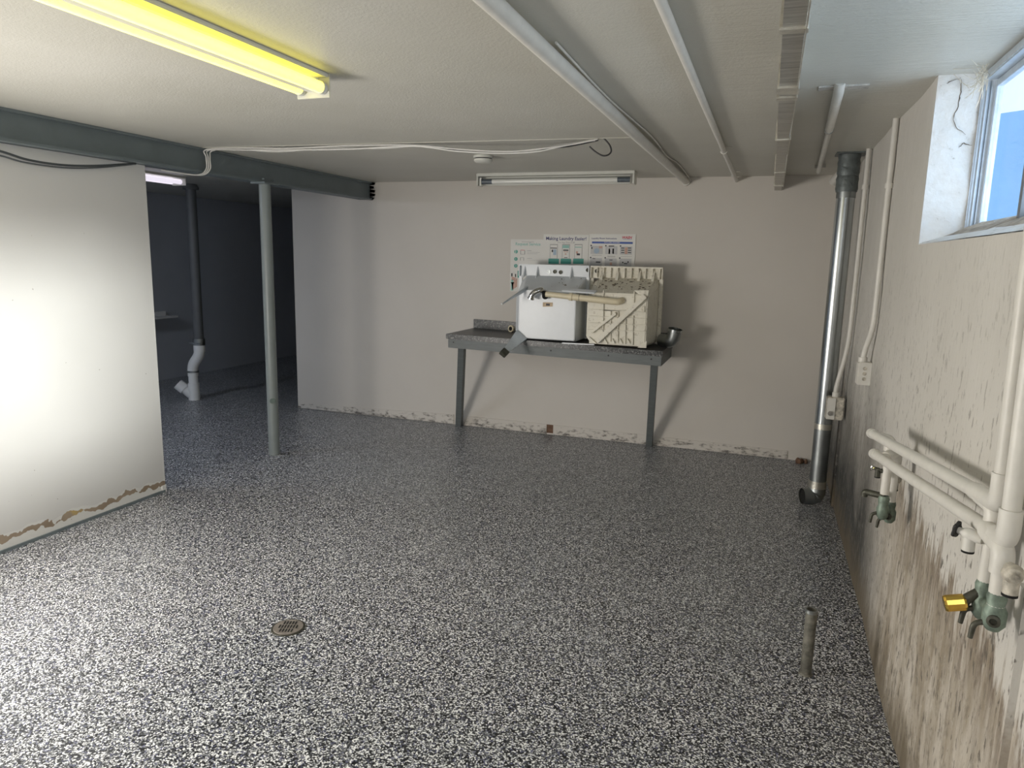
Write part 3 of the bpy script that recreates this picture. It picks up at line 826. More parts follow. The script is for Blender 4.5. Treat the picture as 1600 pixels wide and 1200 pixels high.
# ------------------------------------------------------------------ posters on the back wall
def text(s, px, py, width_px, mat, parent, y, name='lettering', italic=0.0, bold=0.0):
    """flat lettering centred at photo position px, py on the back wall, about width_px wide"""
    cu = bpy.data.curves.new('t', 'FONT')
    cu.body = s; cu.align_x = 'CENTER'; cu.align_y = 'CENTER'; cu.size = 1.0; cu.shear = italic; cu.offset = bold
    cu.resolution_u = 2
    tmp = bpy.data.objects.new('t', cu)
    COL.objects.link(tmp)
    dg = bpy.context.evaluated_depsgraph_get()
    me = bpy.data.meshes.new_from_object(tmp.evaluated_get(dg))
    bpy.data.objects.remove(tmp); bpy.data.curves.remove(cu)
    xs = [v.co.x for v in me.vertices]
    a, c_ = seen(px - width_px / 2, py, 1, y), seen(px + width_px / 2, py, 1, y)
    k = (c_.x - a.x) / (max(xs) - min(xs))
    ctr = seen(px, py, 1, y); org = origin_of(parent); mx_ = (max(xs) + min(xs)) / 2
    for v in me.vertices:
        v.co = Vector(((v.co.x - mx_) * k + ctr.x, y, v.co.y * k + ctr.z)) - org
    me.materials.clear(); me.materials.append(mat)
    me.name = name
    o = bpy.data.objects.new(name, me); COL.objects.link(o); o.parent = parent
    ORG[o] = org
    return o
def prect(px0, py0, px1, py1, y, d=0.0012):
    a, c_ = seen(px0, py0, 1, YB - 0.01), seen(px1, py1, 1, YB - 0.01)
    return (a.x, c_.x, y - d, y, min(a.z, c_.z), max(a.z, c_.z))
def ink(rects, name, mat, parent, y):
    if name in ('fine_print', 'picture_marks', 'icon_outline', 'screen_dark', 'dark_picture'):
        mb = MB()
        for r in rects: mb.box(*prect(*r, y))
        return tag(mb.build(name, mat, parent), kind='stuff')
    for r in rects: o = MB().box(*prect(*r, y)).build(name, mat, parent)
    return o
def disc(mb, px, py, r, y):
    c_ = seen(px, py, 1, YB - 0.01)
    mb.lathe([(r, 0), (r, 0.0012)], (c_.x, y, c_.z), (0, -1, 0), 16)

Y0 = YB - 0.004; YI = Y0 - 0.0002; YT = YI - 0.0016
t = thing('poster', (-1.95, YB, 1.2), 'poster with teal numbered steps, left of the other two posters', 'poster')
MB().box(-2.103, -1.80, Y0, YB, 1.225, 1.664).build('paper', M['paper'], t)
text('Request Service', 825, 381.5, 39, M['teal_pale'], t, YI, bold=0.02)
ink([(799.5, 384.6, 850, 385.4)], 'rule', M['teal_pale'], t, YI)
ink([(815, 377.6, 834, 378.4), (823, 393.8, 843, 394.5), (823, 396.2, 840, 396.8), (823, 406, 840, 406.6), (823, 403.4, 831, 404), (823, 391.2, 830, 391.8)], 'fine_print', M['grey_ink'], t, YI)
for py in (393.2, 404.6, 415.3):
    mb = MB(); disc(mb, 806 - (py - 393) * 0.02, py, 0.0155, YI); mb.build('step_disc', M['teal'], t)
for s_, py in (('1', 393.2), ('2', 404.6), ('3', 415.3)): text(s_, 805.8, py, 1.5 if s_ != '1' else 0.8, M['paper'], t, YT)
ink([(813, 390.5, 819.5, 391.3)], 'calendar_bar', M['red'], t, YI)
ink([(813, 391.5, 813.6, 397.5), (819.2, 391.5, 820, 397.5), (813, 396.9, 820, 397.5), (812.5, 402.5, 813.1, 407), (817.6, 402.5, 818.2, 407), (812.5, 402.3, 818.2, 402.8)], 'icon_outline', M['grey_ink'], t, YI)
ink([(798.3, 437, 801.5, 454)], 'teal_band', M['teal_pale'], t, YI)
ink([(808.5, 423, 813, 434)], 'phone_picture', M['teal'], t, YI)
mb = MB()
for q in ([(799, 443), (808, 434), (807.5, 448), (800, 453)], [(799, 432), (806, 434), (804, 439), (799, 437)]):
    MB().prism([Vector((seen(x, y, 1, YB - 0.01).x, YI, seen(x, y, 1, YB - 0.01).z)) for x, y in q], (0, -0.0012, 0)).build('hand_picture', M['pink'], t)
ink([(798.5, 427, 800.5, 432), (798, 441, 803, 443), (804.5, 428, 806, 433)], 'dark_picture', M['black'], t, YI)

t = thing('poster', (-1.62, YB, 1.25), 'middle poster headed Making Laundry Easier with three phone drawings', 'poster')
MB().box(-1.812, -1.4245, Y0 - 0.002, YB, 1.27, 1.708).build('paper', M['paper'], t)
YI2 = Y0 - 0.0022; YT2 = YI2 - 0.0016
text('Making Laundry Easier!', 884.5, 373, 63, M['navy'], t, YI2, bold=0.02)
text('One App Does It All', 884.5, 379, 27, M['grey_ink'], t, YI2)
for cx in (865, 884, 903.5):
    ink([(cx - 5.6, 381.5, cx + 5.6, 404.5)], 'phone_outline', M['grey_ink'], t, YI2)
    o = ink([(cx - 5.0, 382.6, cx + 5.0, 404.0)], 'phone_screen', M['paper'], t, YI2 - 0.0006)
    ink([(cx - 8, 404, cx + 8, 412.5)], 'teal_block', M['teal'], t, YI2 - 0.0010)
ink([(879, 383, 889, 388), (898.5, 385.5, 908.5, 387)], 'screen_header', M['teal_pale'], t, YT2)
ink([(860, 387, 870, 388.4), (862, 390, 864, 394), (880, 390, 888, 392), (881.5, 402, 886.5, 403), (901, 396, 906, 399)], 'screen_dark', M['black'], t, YT2)
ink([(864.5, 389.5, 869, 398.5)], 'screen_blue', M['sky_ink'], t, YT2)
ink([(880.5, 393, 887.5, 394.2), (900, 392.6, 903, 396), (882.5, 396, 885, 398)], 'screen_red', M['pink'], t, YT2)

t = thing('poster', (-1.23, YB, 1.25), 'right poster with a blue bar and six picture panels', 'poster')
MB().box(-1.4225, -1.040, Y0 - 0.002, YB, 1.27, 1.7145).build('paper', M['paper'], t)
text('Laundry Room Instructions', 944, 372.6, 39, M['navy'], t, YI2, bold=0.02)
text('WASH', 980, 371.3, 15.5, M['red'], t, YI2, 'logo', italic=0.25, bold=0.04)
ink([(973, 373.6, 987.5, 374.2)], 'logo_underline', M['blue'], t, YI2)
ink([(925, 377.3, 988.5, 381.2)], 'blue_bar', M['blue'], t, YI2)
text('TOP LOAD WASHERS', 956, 379.2, 25, M['paper'], t, YT2)
for cx, py in ((923.5, 383.6), (946.5, 384), (969.5, 384.4), (922.8, 402.4), (945.5, 402.8), (968.2, 403.3)):
    mb = MB(); disc(mb, cx, py, 0.006, YI2); mb.build('step_disc', M['black'], t)
for cx, py in ((932, 390.5), (955, 391), (978, 391.5), (931, 409.5), (954, 410), (977, 410.5)):
    ink([(cx - 9, py - 6.5, cx + 9, py + 6.5)], 'picture_panel', M['paper_grey'], t, YI2)
mb = MB(); disc(mb, 932, 392, 0.022, YT2); mb.build('drum_picture', M['sky_ink'], t)
ink([(951, 383.8, 959.5, 385.4), (970.5, 387, 975.5, 388.4), (981, 387, 986, 388.4), (970.5, 390.4, 975.5, 391.8), (981, 390.4, 986, 391.8), (970.5, 394, 975.5, 395.4), (981, 394, 986, 395.4), (931, 408.5, 938, 410.5), (926, 403.5, 930, 404.6), (972, 409, 974, 411), (975, 411, 980, 412.6), (980.5, 408, 982, 411), (924, 386, 925.6, 389), (952, 405.5, 957, 406.8)], 'picture_marks', M['black'], t, YT2)
ink([(976.4, 386.5, 980.2, 397), (953, 410, 956, 414.5), (936, 384.5, 941, 388)], 'picture_red', M['pink'], t, YT2)
ink([(924.5, 398.6, 940, 399.4), (949, 399.8, 961, 400.8), (949, 401.8, 961, 402.4), (969.5, 400.3, 987, 401), (951, 388.5, 953, 396.5), (957, 388.5, 959, 396.5)], 'fine_print', M['grey_ink'], t, YI2)

# ------------------------------------------------------------------ counter table against the back wall
TX0, TX1, TY0 = -2.430, -0.700, 5.262
tz = lambda x: 0.876 - 0.0195 * (x - (-1.565))     # the top has settled to the right
t = thing('counter_table', (-1.565, 5.55, 0), 'grey counter table with speckled top on slanting wooden legs', 'table')
def slab(mb, x0, x1, y0, y1, dz0, dz1):
    mb.hexa([(x0, y0, tz(x0) + dz0), (x1, y0, tz(x1) + dz0), (x1, y1, tz(x1) + dz0), (x0, y1, tz(x0) + dz0), (x0, y0, tz(x0) + dz1), (x1, y0, tz(x1) + dz1), (x1, y1, tz(x1) + dz1), (x0, y1, tz(x0) + dz1)])
    return mb
slab(MB(), TX0, TX1, TY0 + 0.01, YB - 0.002, -0.038, 0).build('counter_top', M['lam_dark'], t)
slab(MB(), TX0 - 0.004, TX1 + 0.004, TY0, TY0 + 0.012, -0.040, 0.001).build('front_edge', M['laminate'], t, bevel=0.004)
slab(MB(), TX0, TX1, YB - 0.022, YB - 0.002, 0.0, 0.078).build('backsplash', M['laminate'], t, bevel=0.003)
slab(MB(), TX0 + 0.012, TX1 - 0.006, TY0 + 0.012, TY0 + 0.036, -0.112, -0.038).build('front_apron', M['grey_wood'], t, bevel=0.002)
for x in (TX0 + 0.012, TX1 - 0.030):
    slab(MB(), x, x + 0.024, TY0 + 0.036, YB - 0.004, -0.112, -0.038).build('side_apron', M['grey_wood'], t)
for (xt, xb, w) in ((-2.318, -2.553, 0.052), (-0.762, -0.838, 0.050)):
    b0, b1 = Vector((xt, TY0 + 0.066, tz(xt) - 0.05)), Vector((xb, YB - 0.040, 0.0))
    q = lambda p: [(p.x - w / 2, p.y - 0.02, p.z), (p.x + w / 2, p.y - 0.02, p.z), (p.x + w / 2, p.y + 0.03, p.z), (p.x - w / 2, p.y + 0.03, p.z)]
    MB().loft([q(b1), q(b0)]).build('leg', M['grey_wood'], t)
mb = MB()
for x in (-2.37, -1.85, -1.55, -1.1, -0.78):
    MB().lathe([(0.006, 0), (0.006, 0.003)], (x, TY0 + 0.012, tz(x) - 0.065), (0, -1, 0), 8).build('screw_head', M['dark'], t)

# ------------------------------------------------------------------ two laundry tubs tipped on their backs, undersides to the room
def cham(x0, x1, z0, z1, c, y, k=1.0):
    e = c * k
    return [(x0 + c, y, z0), (x1 - e, y, z0), (x1, y, z0 + e), (x1, y, z1 - e), (x1 - e, y, z1), (x0 + c, y, z1), (x0, y, z1 - c), (x0, y, z0 + c)]
def tub(name, label, fx0, fx1, rx0, rx1, mat, z0, k=1.0, left=0.024):
    YF, YRIM = 5.275, 5.60
    t = thing(name, ((fx0 + fx1) / 2, 5.45, z0), label, 'laundry tub', 'laundry tubs on the counter')
    outer = [cham(fx0 + left, fx1 - 0.008, z0 + 0.014, 1.266, 0.045, YF, k), cham(fx0, fx1, z0 + 0.004, 1.275, 0.055, YF + 0.03, k), cham(rx0 + 0.02, rx1 - 0.02, z0, 1.372, 0.05, YRIM, k)]
    ix = lambda r, d: [(p[0] + (d if p[0] < (fx0 + fx1) / 2 else -d), p[1], p[2] + (d if p[2] < 1.1 else -d)) for p in r]
    inner = [ix(outer[2], 0.012), [(p[0], p[1] + 0.02, p[2]) for p in ix(outer[1], 0.012)]]
    MB().loft(outer + inner, True, True).build('basin', mat, t, bevel=0.006)
    # rolled rim all round the mouth, with the tap ledge above
    rim = MB()
    rim.box(rx0 - 0.005, rx0 + 0.022, YRIM - 0.004, YRIM + 0.016, z0 + 0.002, 1.37)
    rim.box(rx1 - 0.022, rx1 + 0.005, YRIM - 0.030, YRIM + 0.016, z0 + 0.002, 1.37)
    rim.box(rx0, rx1, YRIM - 0.004, YRIM + 0.016, z0 + 0.002, z0 + 0.022)
    rim.build('rim', mat, t, bevel=0.003)
    led = MB()
    led.box(rx0, rx1, YRIM, YRIM + 0.012, 1.365, 1.458)
    led.box(rx0, rx1, YRIM - 0.030, YRIM + 0.012, 1.448, 1.460)
    led.box(rx0, rx0 + 0.008, YRIM - 0.030, YRIM, 1.365, 1.452); led.box(rx1 - 0.008, rx1, YRIM - 0.030, YRIM, 1.365, 1.452)
    led.build('tap_ledge', mat, t, bevel=0.002)
    return t, YF, YRIM
zc0 = tz(-1.6) + 0.001
t1, YF, YRIM = tub('laundry_tub', 'white laundry tub on its back, smooth underside with splayed legs', -1.852, -1.360, -1.930, -1.345, M['tub_white'], tz(-1.86) + 0.0005, 0.12, 0.036)
t2, _, _ = tub('laundry_tub', 'cream laundry tub on its back with ribbed underside, right of white one', -1.285, -0.822, -1.335, -0.772, M['tub_cream'], tz(-1.33) + 0.0005, 0.5, 0.010)
# gussets under the ledges
for (tt, mat, xs_) in ((t1, M['tub_white'], (820, 840, 893)), (t2, M['tub_cream'], (940, 964, 998, 1020))):
    for px in xs_:
        x = seen(px, 435, 1, YRIM).x
        MB().prism([(x - 0.004, YRIM, 1.37), (x - 0.004, YRIM, 1.445), (x - 0.004, YRIM - 0.055, 1.352)], (0.008 if mat is M['tub_white'] else 0.02, 0, 0)).build('gusset', mat, tt)
# tap holes
for tt, pxs, ms in ((t1, ((857.5, 424.5), (867, 424.5), (876, 425.5)), ('galv_dull', 'bronze_dark', 'bronze_dark')), (t1, ((918.5, 422),), ('bronze_dark',)), (t2, ((932.5, 423.5),), ('bronze_dark',))):
    for (px, py), mm_ in zip(pxs, ms):
        c_ = seen(px, py, 1, YRIM - 0.004)
        mb = MB().lathe([(0.015, 0), (0.016, 0.006), (0.010, 0.006), (0.009, 0.001)], (c_.x, YRIM - 0.0005, c_.z), (0, -1, 0), 16)
        h = mb.build('tap_hole', M[mm_], tt)
# white tub legs: each tapers from a corner bracket to its foot
def tub_leg(a, c_, w0, w1, th, side, foot=None, fm='dark', mat='leg_steel'):
    up = Vector(side).cross((Vector(c_) - Vector(a)).normalized())
    l_ = MB().bar(a, c_, w0, th, up, w1, th * 0.8).build('leg', M[mat], t1, bevel=0.0025)
    if foot:
        d = (Vector(c_) - Vector(a)).normalized()
        MB().bar(Vector(c_) - d * foot * 0.2, Vector(c_) + d * foot, w1 * 1.25, max(th * 1.6, w1 * 0.7), up).build('foot', M[fm], l_, bevel=0.004)
BLa, BLb = seen(815, 523, 1, 5.27), seen(790, 549, 1, 5.02)
tub_leg(BLa, BLb, 0.105, 0.044, 0.020, (1, 0, -0.9), 0.055, 'bronze_dark')
TLa, TLb = seen(824, 450, 1, 5.30), seen(786, 474, 1, 5.02)
tub_leg(TLa, TLb, 0.045, 0.010, 0.012, (0.55, 0, 1), 0.020, 'pvc')
TRa, TRb = seen(880, 453, 1, 5.285), seen(931, 456.5, 1, 5.225)
tub_leg(TRa, TRb, 0.055, 0.050, 0.014, (0, 1, 0.35), None, mat='tub_white')
BRa, BRb = seen(878, 536.0, 1, 5.268), seen(929, 538.5, 1, 5.255)
tub_leg(BRa, BRb, 0.014, 0.014, 0.010, (0, 1, 0), None, mat='tub_white')
c_ = seen(856, 476, 1, YF - 0.002)
MB().hexa([(c_.x - 0.040, YF - 0.003, c_.z - 0.018), (c_.x + 0.038, YF - 0.003, c_.z - 0.012), (c_.x + 0.038, YF + 0.001, c_.z - 0.012), (c_.x - 0.040, YF + 0.001, c_.z - 0.018),
           (c_.x - 0.040, YF - 0.003, c_.z + 0.016), (c_.x + 0.038, YF - 0.003, c_.z + 0.018), (c_.x + 0.038, YF + 0.001, c_.z + 0.018), (c_.x - 0.040, YF + 0.001, c_.z + 0.016)]).build('paper_tag', M['tag'], t1)
MB().box(c_.x - 0.014, c_.x + 0.016, YF - 0.004, YF - 0.003, c_.z - 0.008, c_.z + 0.008).build('tag_stamp', M['black'], t1)
# cream tub underside: rib grid, two diagonal braces, corner plates
P2 = lambda px, py, y=YF: seen(px, py, 1, y)
mb = MB()
def rib(a, c_, w=0.006, d=0.016):
    MB().bar((a.x, YF - d / 2 + 0.002, a.z), (c_.x, YF - d / 2 + 0.002, c_.z), d, w).build('rib', M['tub_cream'], t2)
z5 = lambda x, y: (900 + x / 7.5, 400 + y / 7.5)
for (xa, ya, xb, yb) in ((325, 400, 318, 985), (408, 640, 405, 1000), (497, 640, 490, 1015), (585, 640, 578, 1030), (672, 700, 665, 1040), (683, 415, 680, 640), (800, 590, 798, 660)):
    rib(P2(*z5(xa, ya)), P2(*z5(xb, yb)))
for (xa, ya, xb, yb) in ((160, 625, 825, 660), (160, 705, 825, 735), (150, 785, 822, 808), (150, 860, 820, 885), (330, 635, 640, 640)):
    rib(P2(*z5(xa, ya)), P2(*z5(xb, yb)))
def brace(xa, ya, xb, yb, w, d):
    a, c_ = P2(*z5(xa, ya)), P2(*z5(xb, yb))
    MB().bar((a.x, YF - d / 2 + 0.002, a.z), (c_.x, YF - d / 2 + 0.002, c_.z), d, w).build('diagonal_brace', M['tub_cream'], t2, bevel=0.003)
brace(250, 1000, 822, 465, 0.036, 0.042)
brace(190, 890, 475, 668, 0.020, 0.034)
for tri in ([(685, 402), (860, 400), (845, 480), (735, 445)], [(160, 945), (160, 1020), (250, 1025)], [(720, 1070), (835, 990), (825, 1075)]):
    MB().prism([(P2(*z5(x, y)).x, YF + 0.004, P2(*z5(x, y)).z) for x, y in tri], (0, -0.022, 0)).build('corner_plate', M['tub_cream'], t2)
for k in range(4):
    a = P2(*z5(350 + 88 * k, 1020))
    MB().prism([(a.x - 0.012, YF + 0.002, a.z), (a.x + 0.016, YF + 0.002, a.z - 0.002), (a.x - 0.006, YF + 0.002, a.z + 0.034)], (0, -0.02, 0)).build('small_gusset', M['tub_cream'], t2)
# ledge grid of the cream tub
for k in range(10):
    x = -1.285 + k * 0.054
    MB().box(x, x + 0.005, YRIM - 0.024, YRIM + 0.001, 1.372, 1.450).build('ledge_rib', M['tub_cream'], t2)
for z in (1.395, 1.422):
    MB().box(-1.29, -0.78, YRIM - 0.014, YRIM + 0.001, z, z + 0.004).build('ledge_rib', M['tub_cream'], t2)
# grime lying in the hollow under the ledges: many crumbs
for tt, x0, x1, n in ((t2, -1.29, -0.84, 120), (t1, -1.60, -1.38, 14)):
    mb = MB()
    for i in range(n):
        x = random.uniform(x0, x1); s_ = random.random(); y = 5.36 + 0.22 * s_
        z = 1.275 + (y - 5.305) * (1.372 - 1.275) / 0.295
        r = 0.0015 + 0.007 * random.random() ** 3
        mb.loft([[(x + math.cos(k * PI * 2 / 5 + i) * r * f * 1.6, y + math.sin(k * PI * 2 / 5 + i) * r * f, z + h * r) for k in range(5)] for f, h in ((1, -0.2), (0.5, 0.8))])
    tag(mb.build('grime_crumbs', M['grime'], tt), kind='stuff')

# drain pipe joining the two tubs, with its chrome elbow
t = thing('drain_pipe', (-1.4, 5.22, 1.2), 'cream plastic drain pipe lying across both tub undersides', 'pipe')
p0, p1, p2 = seen(853, 459.5, 1, 5.225), seen(895, 461.5, 1, 5.225), seen(966, 472.0, 1, 5.225)
MB().tube([p0, p0.lerp(p2, 0.37)], 0.021, 18).build('thin_pipe', M['pvc_cream'], t)
MB().tube(fillet([p0.lerp(p2, 0.33), p2, p2 + Vector((0.02, 0.046, 0.012))], 0.03, 5), 0.024, 18).build('wide_pipe', M['pvc_cream'], t)
MB().tube([p0.lerp(p2, 0.33), p0.lerp(p2, 0.375)], 0.029, 18).build('slip_nut', M['pvc_cream'], t)
MB().tube([p0.lerp(p2, 0.47), p0.lerp(p2, 0.475)], 0.0252, 18).build('joint_line', M['bronze_dark'], t)
MB().tube([seen(851.5, 458.5, 1, 5.262), seen(852, 463.5, 1, 5.222)], 0.024, 16).build('rubber_plug', M['hole'], t)
t = thing('chrome_trap_elbow', (-1.68, 5.22, 1.24), 'curved chrome waste elbow on the white tub underside', 'pipe')
pp = [seen(848, 453.5, 1, 5.262), seen(845, 453, 1, 5.225), seen(838, 455.5, 1, 5.205), seen(832, 460, 1, 5.200), seen(829.5, 466.5, 1, 5.200)]
MB().tube(smooth_path(pp, 5), 0.0215, 18).build('bend', M['chrome'], t)
MB().tube([pp[-1].lerp(pp[-2], 0.2), pp[-1] + (pp[-1] - pp[-2]) * 0.15], 0.026, 18).build('slip_nut', M['chrome'], t)
MB().tube([pp[-1] + (pp[-1] - pp[-2]) * 0.15, pp[-1] + (pp[-1] - pp[-2]) * 0.17], 0.019, 16).build('open_end', M['hole'], t)

# things lying on the counter
t = thing('duct_elbow', (-0.70, 5.55, tz(-0.7)), 'galvanised duct elbow with open end up, right end of counter', 'duct')
zt = tz(-0.72)
e0, e1, e2 = Vector((-0.755, 5.56, zt + 0.051)), Vector((-0.660, 5.50, zt + 0.050)), Vector((-0.645, 5.49, zt + 0.140))
pth = fillet([e0, e1, e2], 0.06, 6)
MB().tube(pth, [0.0495 + 0.0012 * ((i % 2)) for i in range(len(pth))], 24, caps=False).build('elbow', M['galv_dull'], t, angle=20)
dd = (e2 - e1).normalized()
MB().tube([e2 - dd * 0.012, e2 + dd * 0.008], 0.053, 24, caps=False).build('collar', M['galv'], t)
MB().lathe([(0.047, 0), (0.047, 0.002)], e2 - dd * 0.02, dd, 24).build('bore', M['hole'], t)
t = thing('pipe_fitting', (-2.04, 5.74, tz(-2.04)), 'small pale pipe coupling left of the white tub', 'pipe fitting')
zt = tz(-2.04) + 0.030
dv_ = Vector((-0.35, -0.93, 0.05)).normalized()
c_ = Vector((-2.03, 5.745, zt))
MB().tube([c_ + dv_ * 0.03, c_ - dv_ * 0.03], 0.024, 18).build('sleeve', M['pvc'], t)
MB().tube([c_ + dv_ * 0.032, c_ + dv_ * 0.012], 0.029, 18).build('ring_nut', M['pvc_cream'], t)
MB().lathe([(0.018, 0), (0.018, 0.001)], c_ + dv_ * 0.0325, dv_, 16).build('bore', M['hole'], t)

# ------------------------------------------------------------------ vertical round vent pipe in the right corner
VX, VY, VR = 0.380, 4.765, 0.0515
t = thing('vent_pipe', (VX, VY, 0), 'tall shiny galvanised vent pipe beside the right wall', 'duct')
MB().tube([(VX, VY, 0.53), (VX, VY, 2.0)], VR, 32).build('upper_section', M['galv'], t)
MB().tube([(VX, VY, 0.115), (VX, VY, 0.53)], VR - 0.0015, 32).build('lower_section', M['galv_dull'], t)
MB().tube([(VX, VY, 0.50), (VX, VY, 0.535)], VR + 0.002, 32).build('joint_band', M['foil'], t)
MB().tube([(VX, VY, 0.118), (VX, VY, 0.165)], VR + 0.002, 32).build('tape_band', M['foil'], t)
pr_ = []
for k in range(13):
    z = 1.93 + 0.22 * k / 12
    pr_.append((VR + 0.006 + 0.005 * abs(math.sin(k * 1.9)), z))
MB().lathe([(r, z) for r, z in pr_], (VX, VY, 0), seg=32).build('tape_wrap', M['duct_tape'], t, angle=25)
MB().tube([(VX, VY, 2.045), (VX + 0.004, VY, 2.052)], VR + 0.014, 32).build('tape_edge', M['duct_tape'], t)
MB().tube([(VX - 0.004, VY, 1.975), (VX + 0.006, VY, 1.983)], VR + 0.0135, 32).build('tape_edge', M['duct_tape'], t)
MB().tube([(VX, VY, 1.895), (VX, VY, 1.935)], VR + 0.002, 32).build('collar', M['galv_dull'], t)
MB().box(VX - 0.075, VX + 0.085, VY - 0.08, VY + 0.08, H - 0.008, H).build('ceiling_plate', M['duct_tape'], t)
pth = fillet([(VX, VY, 0.125), (VX - 0.002, VY - 0.004, 0.062), (VX - 0.085, VY - 0.035, 0.060)], 0.05, 4)
mb = MB().tube(pth, [VR + (0.0035 if i % 2 else 0.0) for i in range(len(pth))], 28, caps=False)
el = mb.build('elbow', M['galv_dull'], t, angle=15)
d = (pth[-1] - pth[-2]).normalized()
MB().lathe([(VR - 0.004, 0), (VR - 0.004, 0.001)], pth[-1] - d * 0.012, d, 24).build('bore', M['hole'], t)
# a short angled branch pipe behind the top of the vent
t = thing('branch_pipe', (0.30, 5.2, 2.05), 'short white pipe stub slanting behind the vent pipe top', 'pipe')
a, c_ = seen(1303, 283, 1, 5.35), seen(1318, 268, 1, 5.15)
MB().tube([a, c_, c_ + Vector((0.02, -0.06, 0.10))], 0.030, 16).build('pipe', M['pipe_white'], t)

# ------------------------------------------------------------------ conduits with boxes on the right wall
def conduit(pts, r, root):
    MB().tube(fillet(pts, 0.10, 6), r, 14).build('conduit', M['pipe_white'], root)
t = thing('electrical_conduit', (0.46, 4.5, 0.6), 'white conduit behind the vent pipe, ending in a bent-out switch box', 'conduit')
k1 = [(0.462, 4.60, H), (0.462, 4.60, 1.22), (0.452, 4.60, 1.0), (0.420, 4.60, 0.80), (0.420, 4.60, 0.735)]
k1 = [Vector(p) for p in k1]
MB().tube(smooth_path(k1, 6), 0.0135, 14).build('conduit', M['pipe_white'], t)
MB().tube([(0.420, 4.60, 0.73), (0.420, 4.60, 0.762)], 0.021, 14).build('connector', M['pipe_white'], t)
bx = MB().box(0.372, 0.470, 4.565, 4.640, 0.60, 0.735).build('switch_box', M['valve_paint'], t, bevel=0.006)
MB().box(0.375, 0.420, 4.559, 4.566, 0.605, 0.73).build('box_cover', M['pipe_white'], bx)
MB().tube([(0.395, 4.560, 0.64), (0.395, 4.550, 0.64)], 0.014, 14).build('switch_knob', M['chrome'], bx)
MB().tube([(0.462, 4.60, 1.93), (0.462, 4.60, 1.955)], 0.018, 14).build('coupling', M['pipe_white'], t)
t = thing('electrical_conduit', (0.465, 3.73, 1.0), 'white conduit nearer the window, ending in a small square box', 'conduit')
q0, q1, q2, q3 = seen(1398, 185, 0, XR - 0.018), seen(1384, 330, 0, XR - 0.018), seen(1371, 480, 0, XR - 0.018), seen(1357, 562, 0, XR - 0.030)
yk = 3.70
MB().tube(smooth_path([(0.468, yk, H), (0.468, yk, 1.8), (0.468, yk, 1.35), (0.466, yk + 0.01, 1.22), (0.452, yk + 0.06, 1.12), (0.446, yk + 0.07, 1.06)], 6), 0.0125, 14).build('conduit', M['pipe_white'], t)
MB().tube([(0.446, yk + 0.07, 1.05), (0.446, yk + 0.07, 1.075)], 0.020, 14).build('connector', M['pipe_white'], t)
bx = MB().box(0.425, 0.488, yk + 0.035, yk + 0.105, 0.945, 1.053).build('junction_box', M['pipe_white'], t, bevel=0.004)
mb = MB()
for z in (0.975, 1.0, 1.025):
    MB().lathe([(0.009, 0), (0.009, 0.002)], (0.455, yk + 0.035, z), (0, -1, 0), 12).build('knockout', M['valve_paint'], bx)
MB().tube([(0.468, yk, 1.85), (0.468, yk, 1.872)], 0.017, 14).build('coupling', M['pipe_white'], t)

# corner board on the right wall behind the vent pipe
struct(MB().box(XR - 0.012, XR + 0.02, 4.78, 4.86, 0.0, H), 'trim_4', M['concrete'])

# ------------------------------------------------------------------ water pipes on the right wall
def line_pt(px, py, x): return seen(px, py, 0, x)
t = thing('water_pipe', (0.42, 2.0, 0.9), 'upper painted water pipe, sloping along the wall to its riser', 'pipe')
UA, UB = line_pt(1362, 677, 0.362), line_pt(1562, 788, 0.432)
UY = UB.y
MB().tube(fillet([UA, UB, (UB.x - 0.018, UY, H)], 0.05, 6), 0.0150, 18).build('pipe', M['pipe_white'], t)
dU = (UB - UA).normalized()
MB().tube([UB - dU * 0.13, UB - dU * 0.045], 0.0178, 18).build('coupling', M['pipe_white'], t)
MB().tube(fillet([UB - dU * 0.05, UB, UB + Vector((-0.001, 0, 0.06))], 0.05, 6), 0.0185, 18).build('elbow', M['pipe_white'], t)
MB().tube([UA - dU * 0.004, UA + dU * 0.035], 0.0168, 18).build('end_cap', M['pipe_white'], t)
# drops to the taps: a tee turns to the wall and then down
def drop(root, along, frac, p_bot, rr=0.0135):
    a, c_ = along
    s_ = a.lerp(c_, frac)
    w = Vector((p_bot.x, p_bot.y, s_.z - 0.004))
    MB().tube(fillet([s_, w, p_bot], 0.035, 6), rr, 16).build('drop_pipe', M['pipe_white'], root)
    MB().tube(fillet([s_ + (w - s_) * 0.2, w, w + Vector((0, 0, -0.045))], 0.035, 6), rr + 0.0045, 16).build('drop_elbow', M['pipe_white'], root)
    return w
yF = UA.lerp(UB, 0.10).y
FP1 = seen(1382, 772, 1, yF - 0.01); FP1.x = min(FP1.x, 0.44)
drop(t, (UA, UB), 0.09, FP1)
FN1 = seen(1538, 925, 0, 0.438)
drop(t, (UA, UB), 0.90, FN1, 0.0145)

t = thing('water_pipe', (0.43, 2.0, 0.85), 'lower painted water pipe, parallel below the upper one', 'pipe')
LA, LB = line_pt(1366, 709, 0.362), line_pt(1574, 846, 0.432)
dL = (LB - LA).normalized()
MB().tube(fillet([LA, LB, (LB.x - 0.018, LB.y, H)], 0.05, 6), 0.0150, 18).build('pipe', M['pipe_white'], t)
MB().tube(fillet([LB - dL * 0.05, LB, LB + Vector((-0.001, 0, 0.06))], 0.05, 6), 0.0185, 18).build('elbow', M['pipe_white'], t)
MB().tube([LA - dL * 0.004, LA + dL * 0.035], 0.0168, 18).build('end_cap', M['pipe_white'], t)
FP2 = seen(1391, 792, 0, 0.430)
drop(t, (LA, LB), 0.11, FP2)
FN2 = seen(1556, 945, 0, 0.430)
drop(t, (LA, LB), 0.90, FN2, 0.0145)

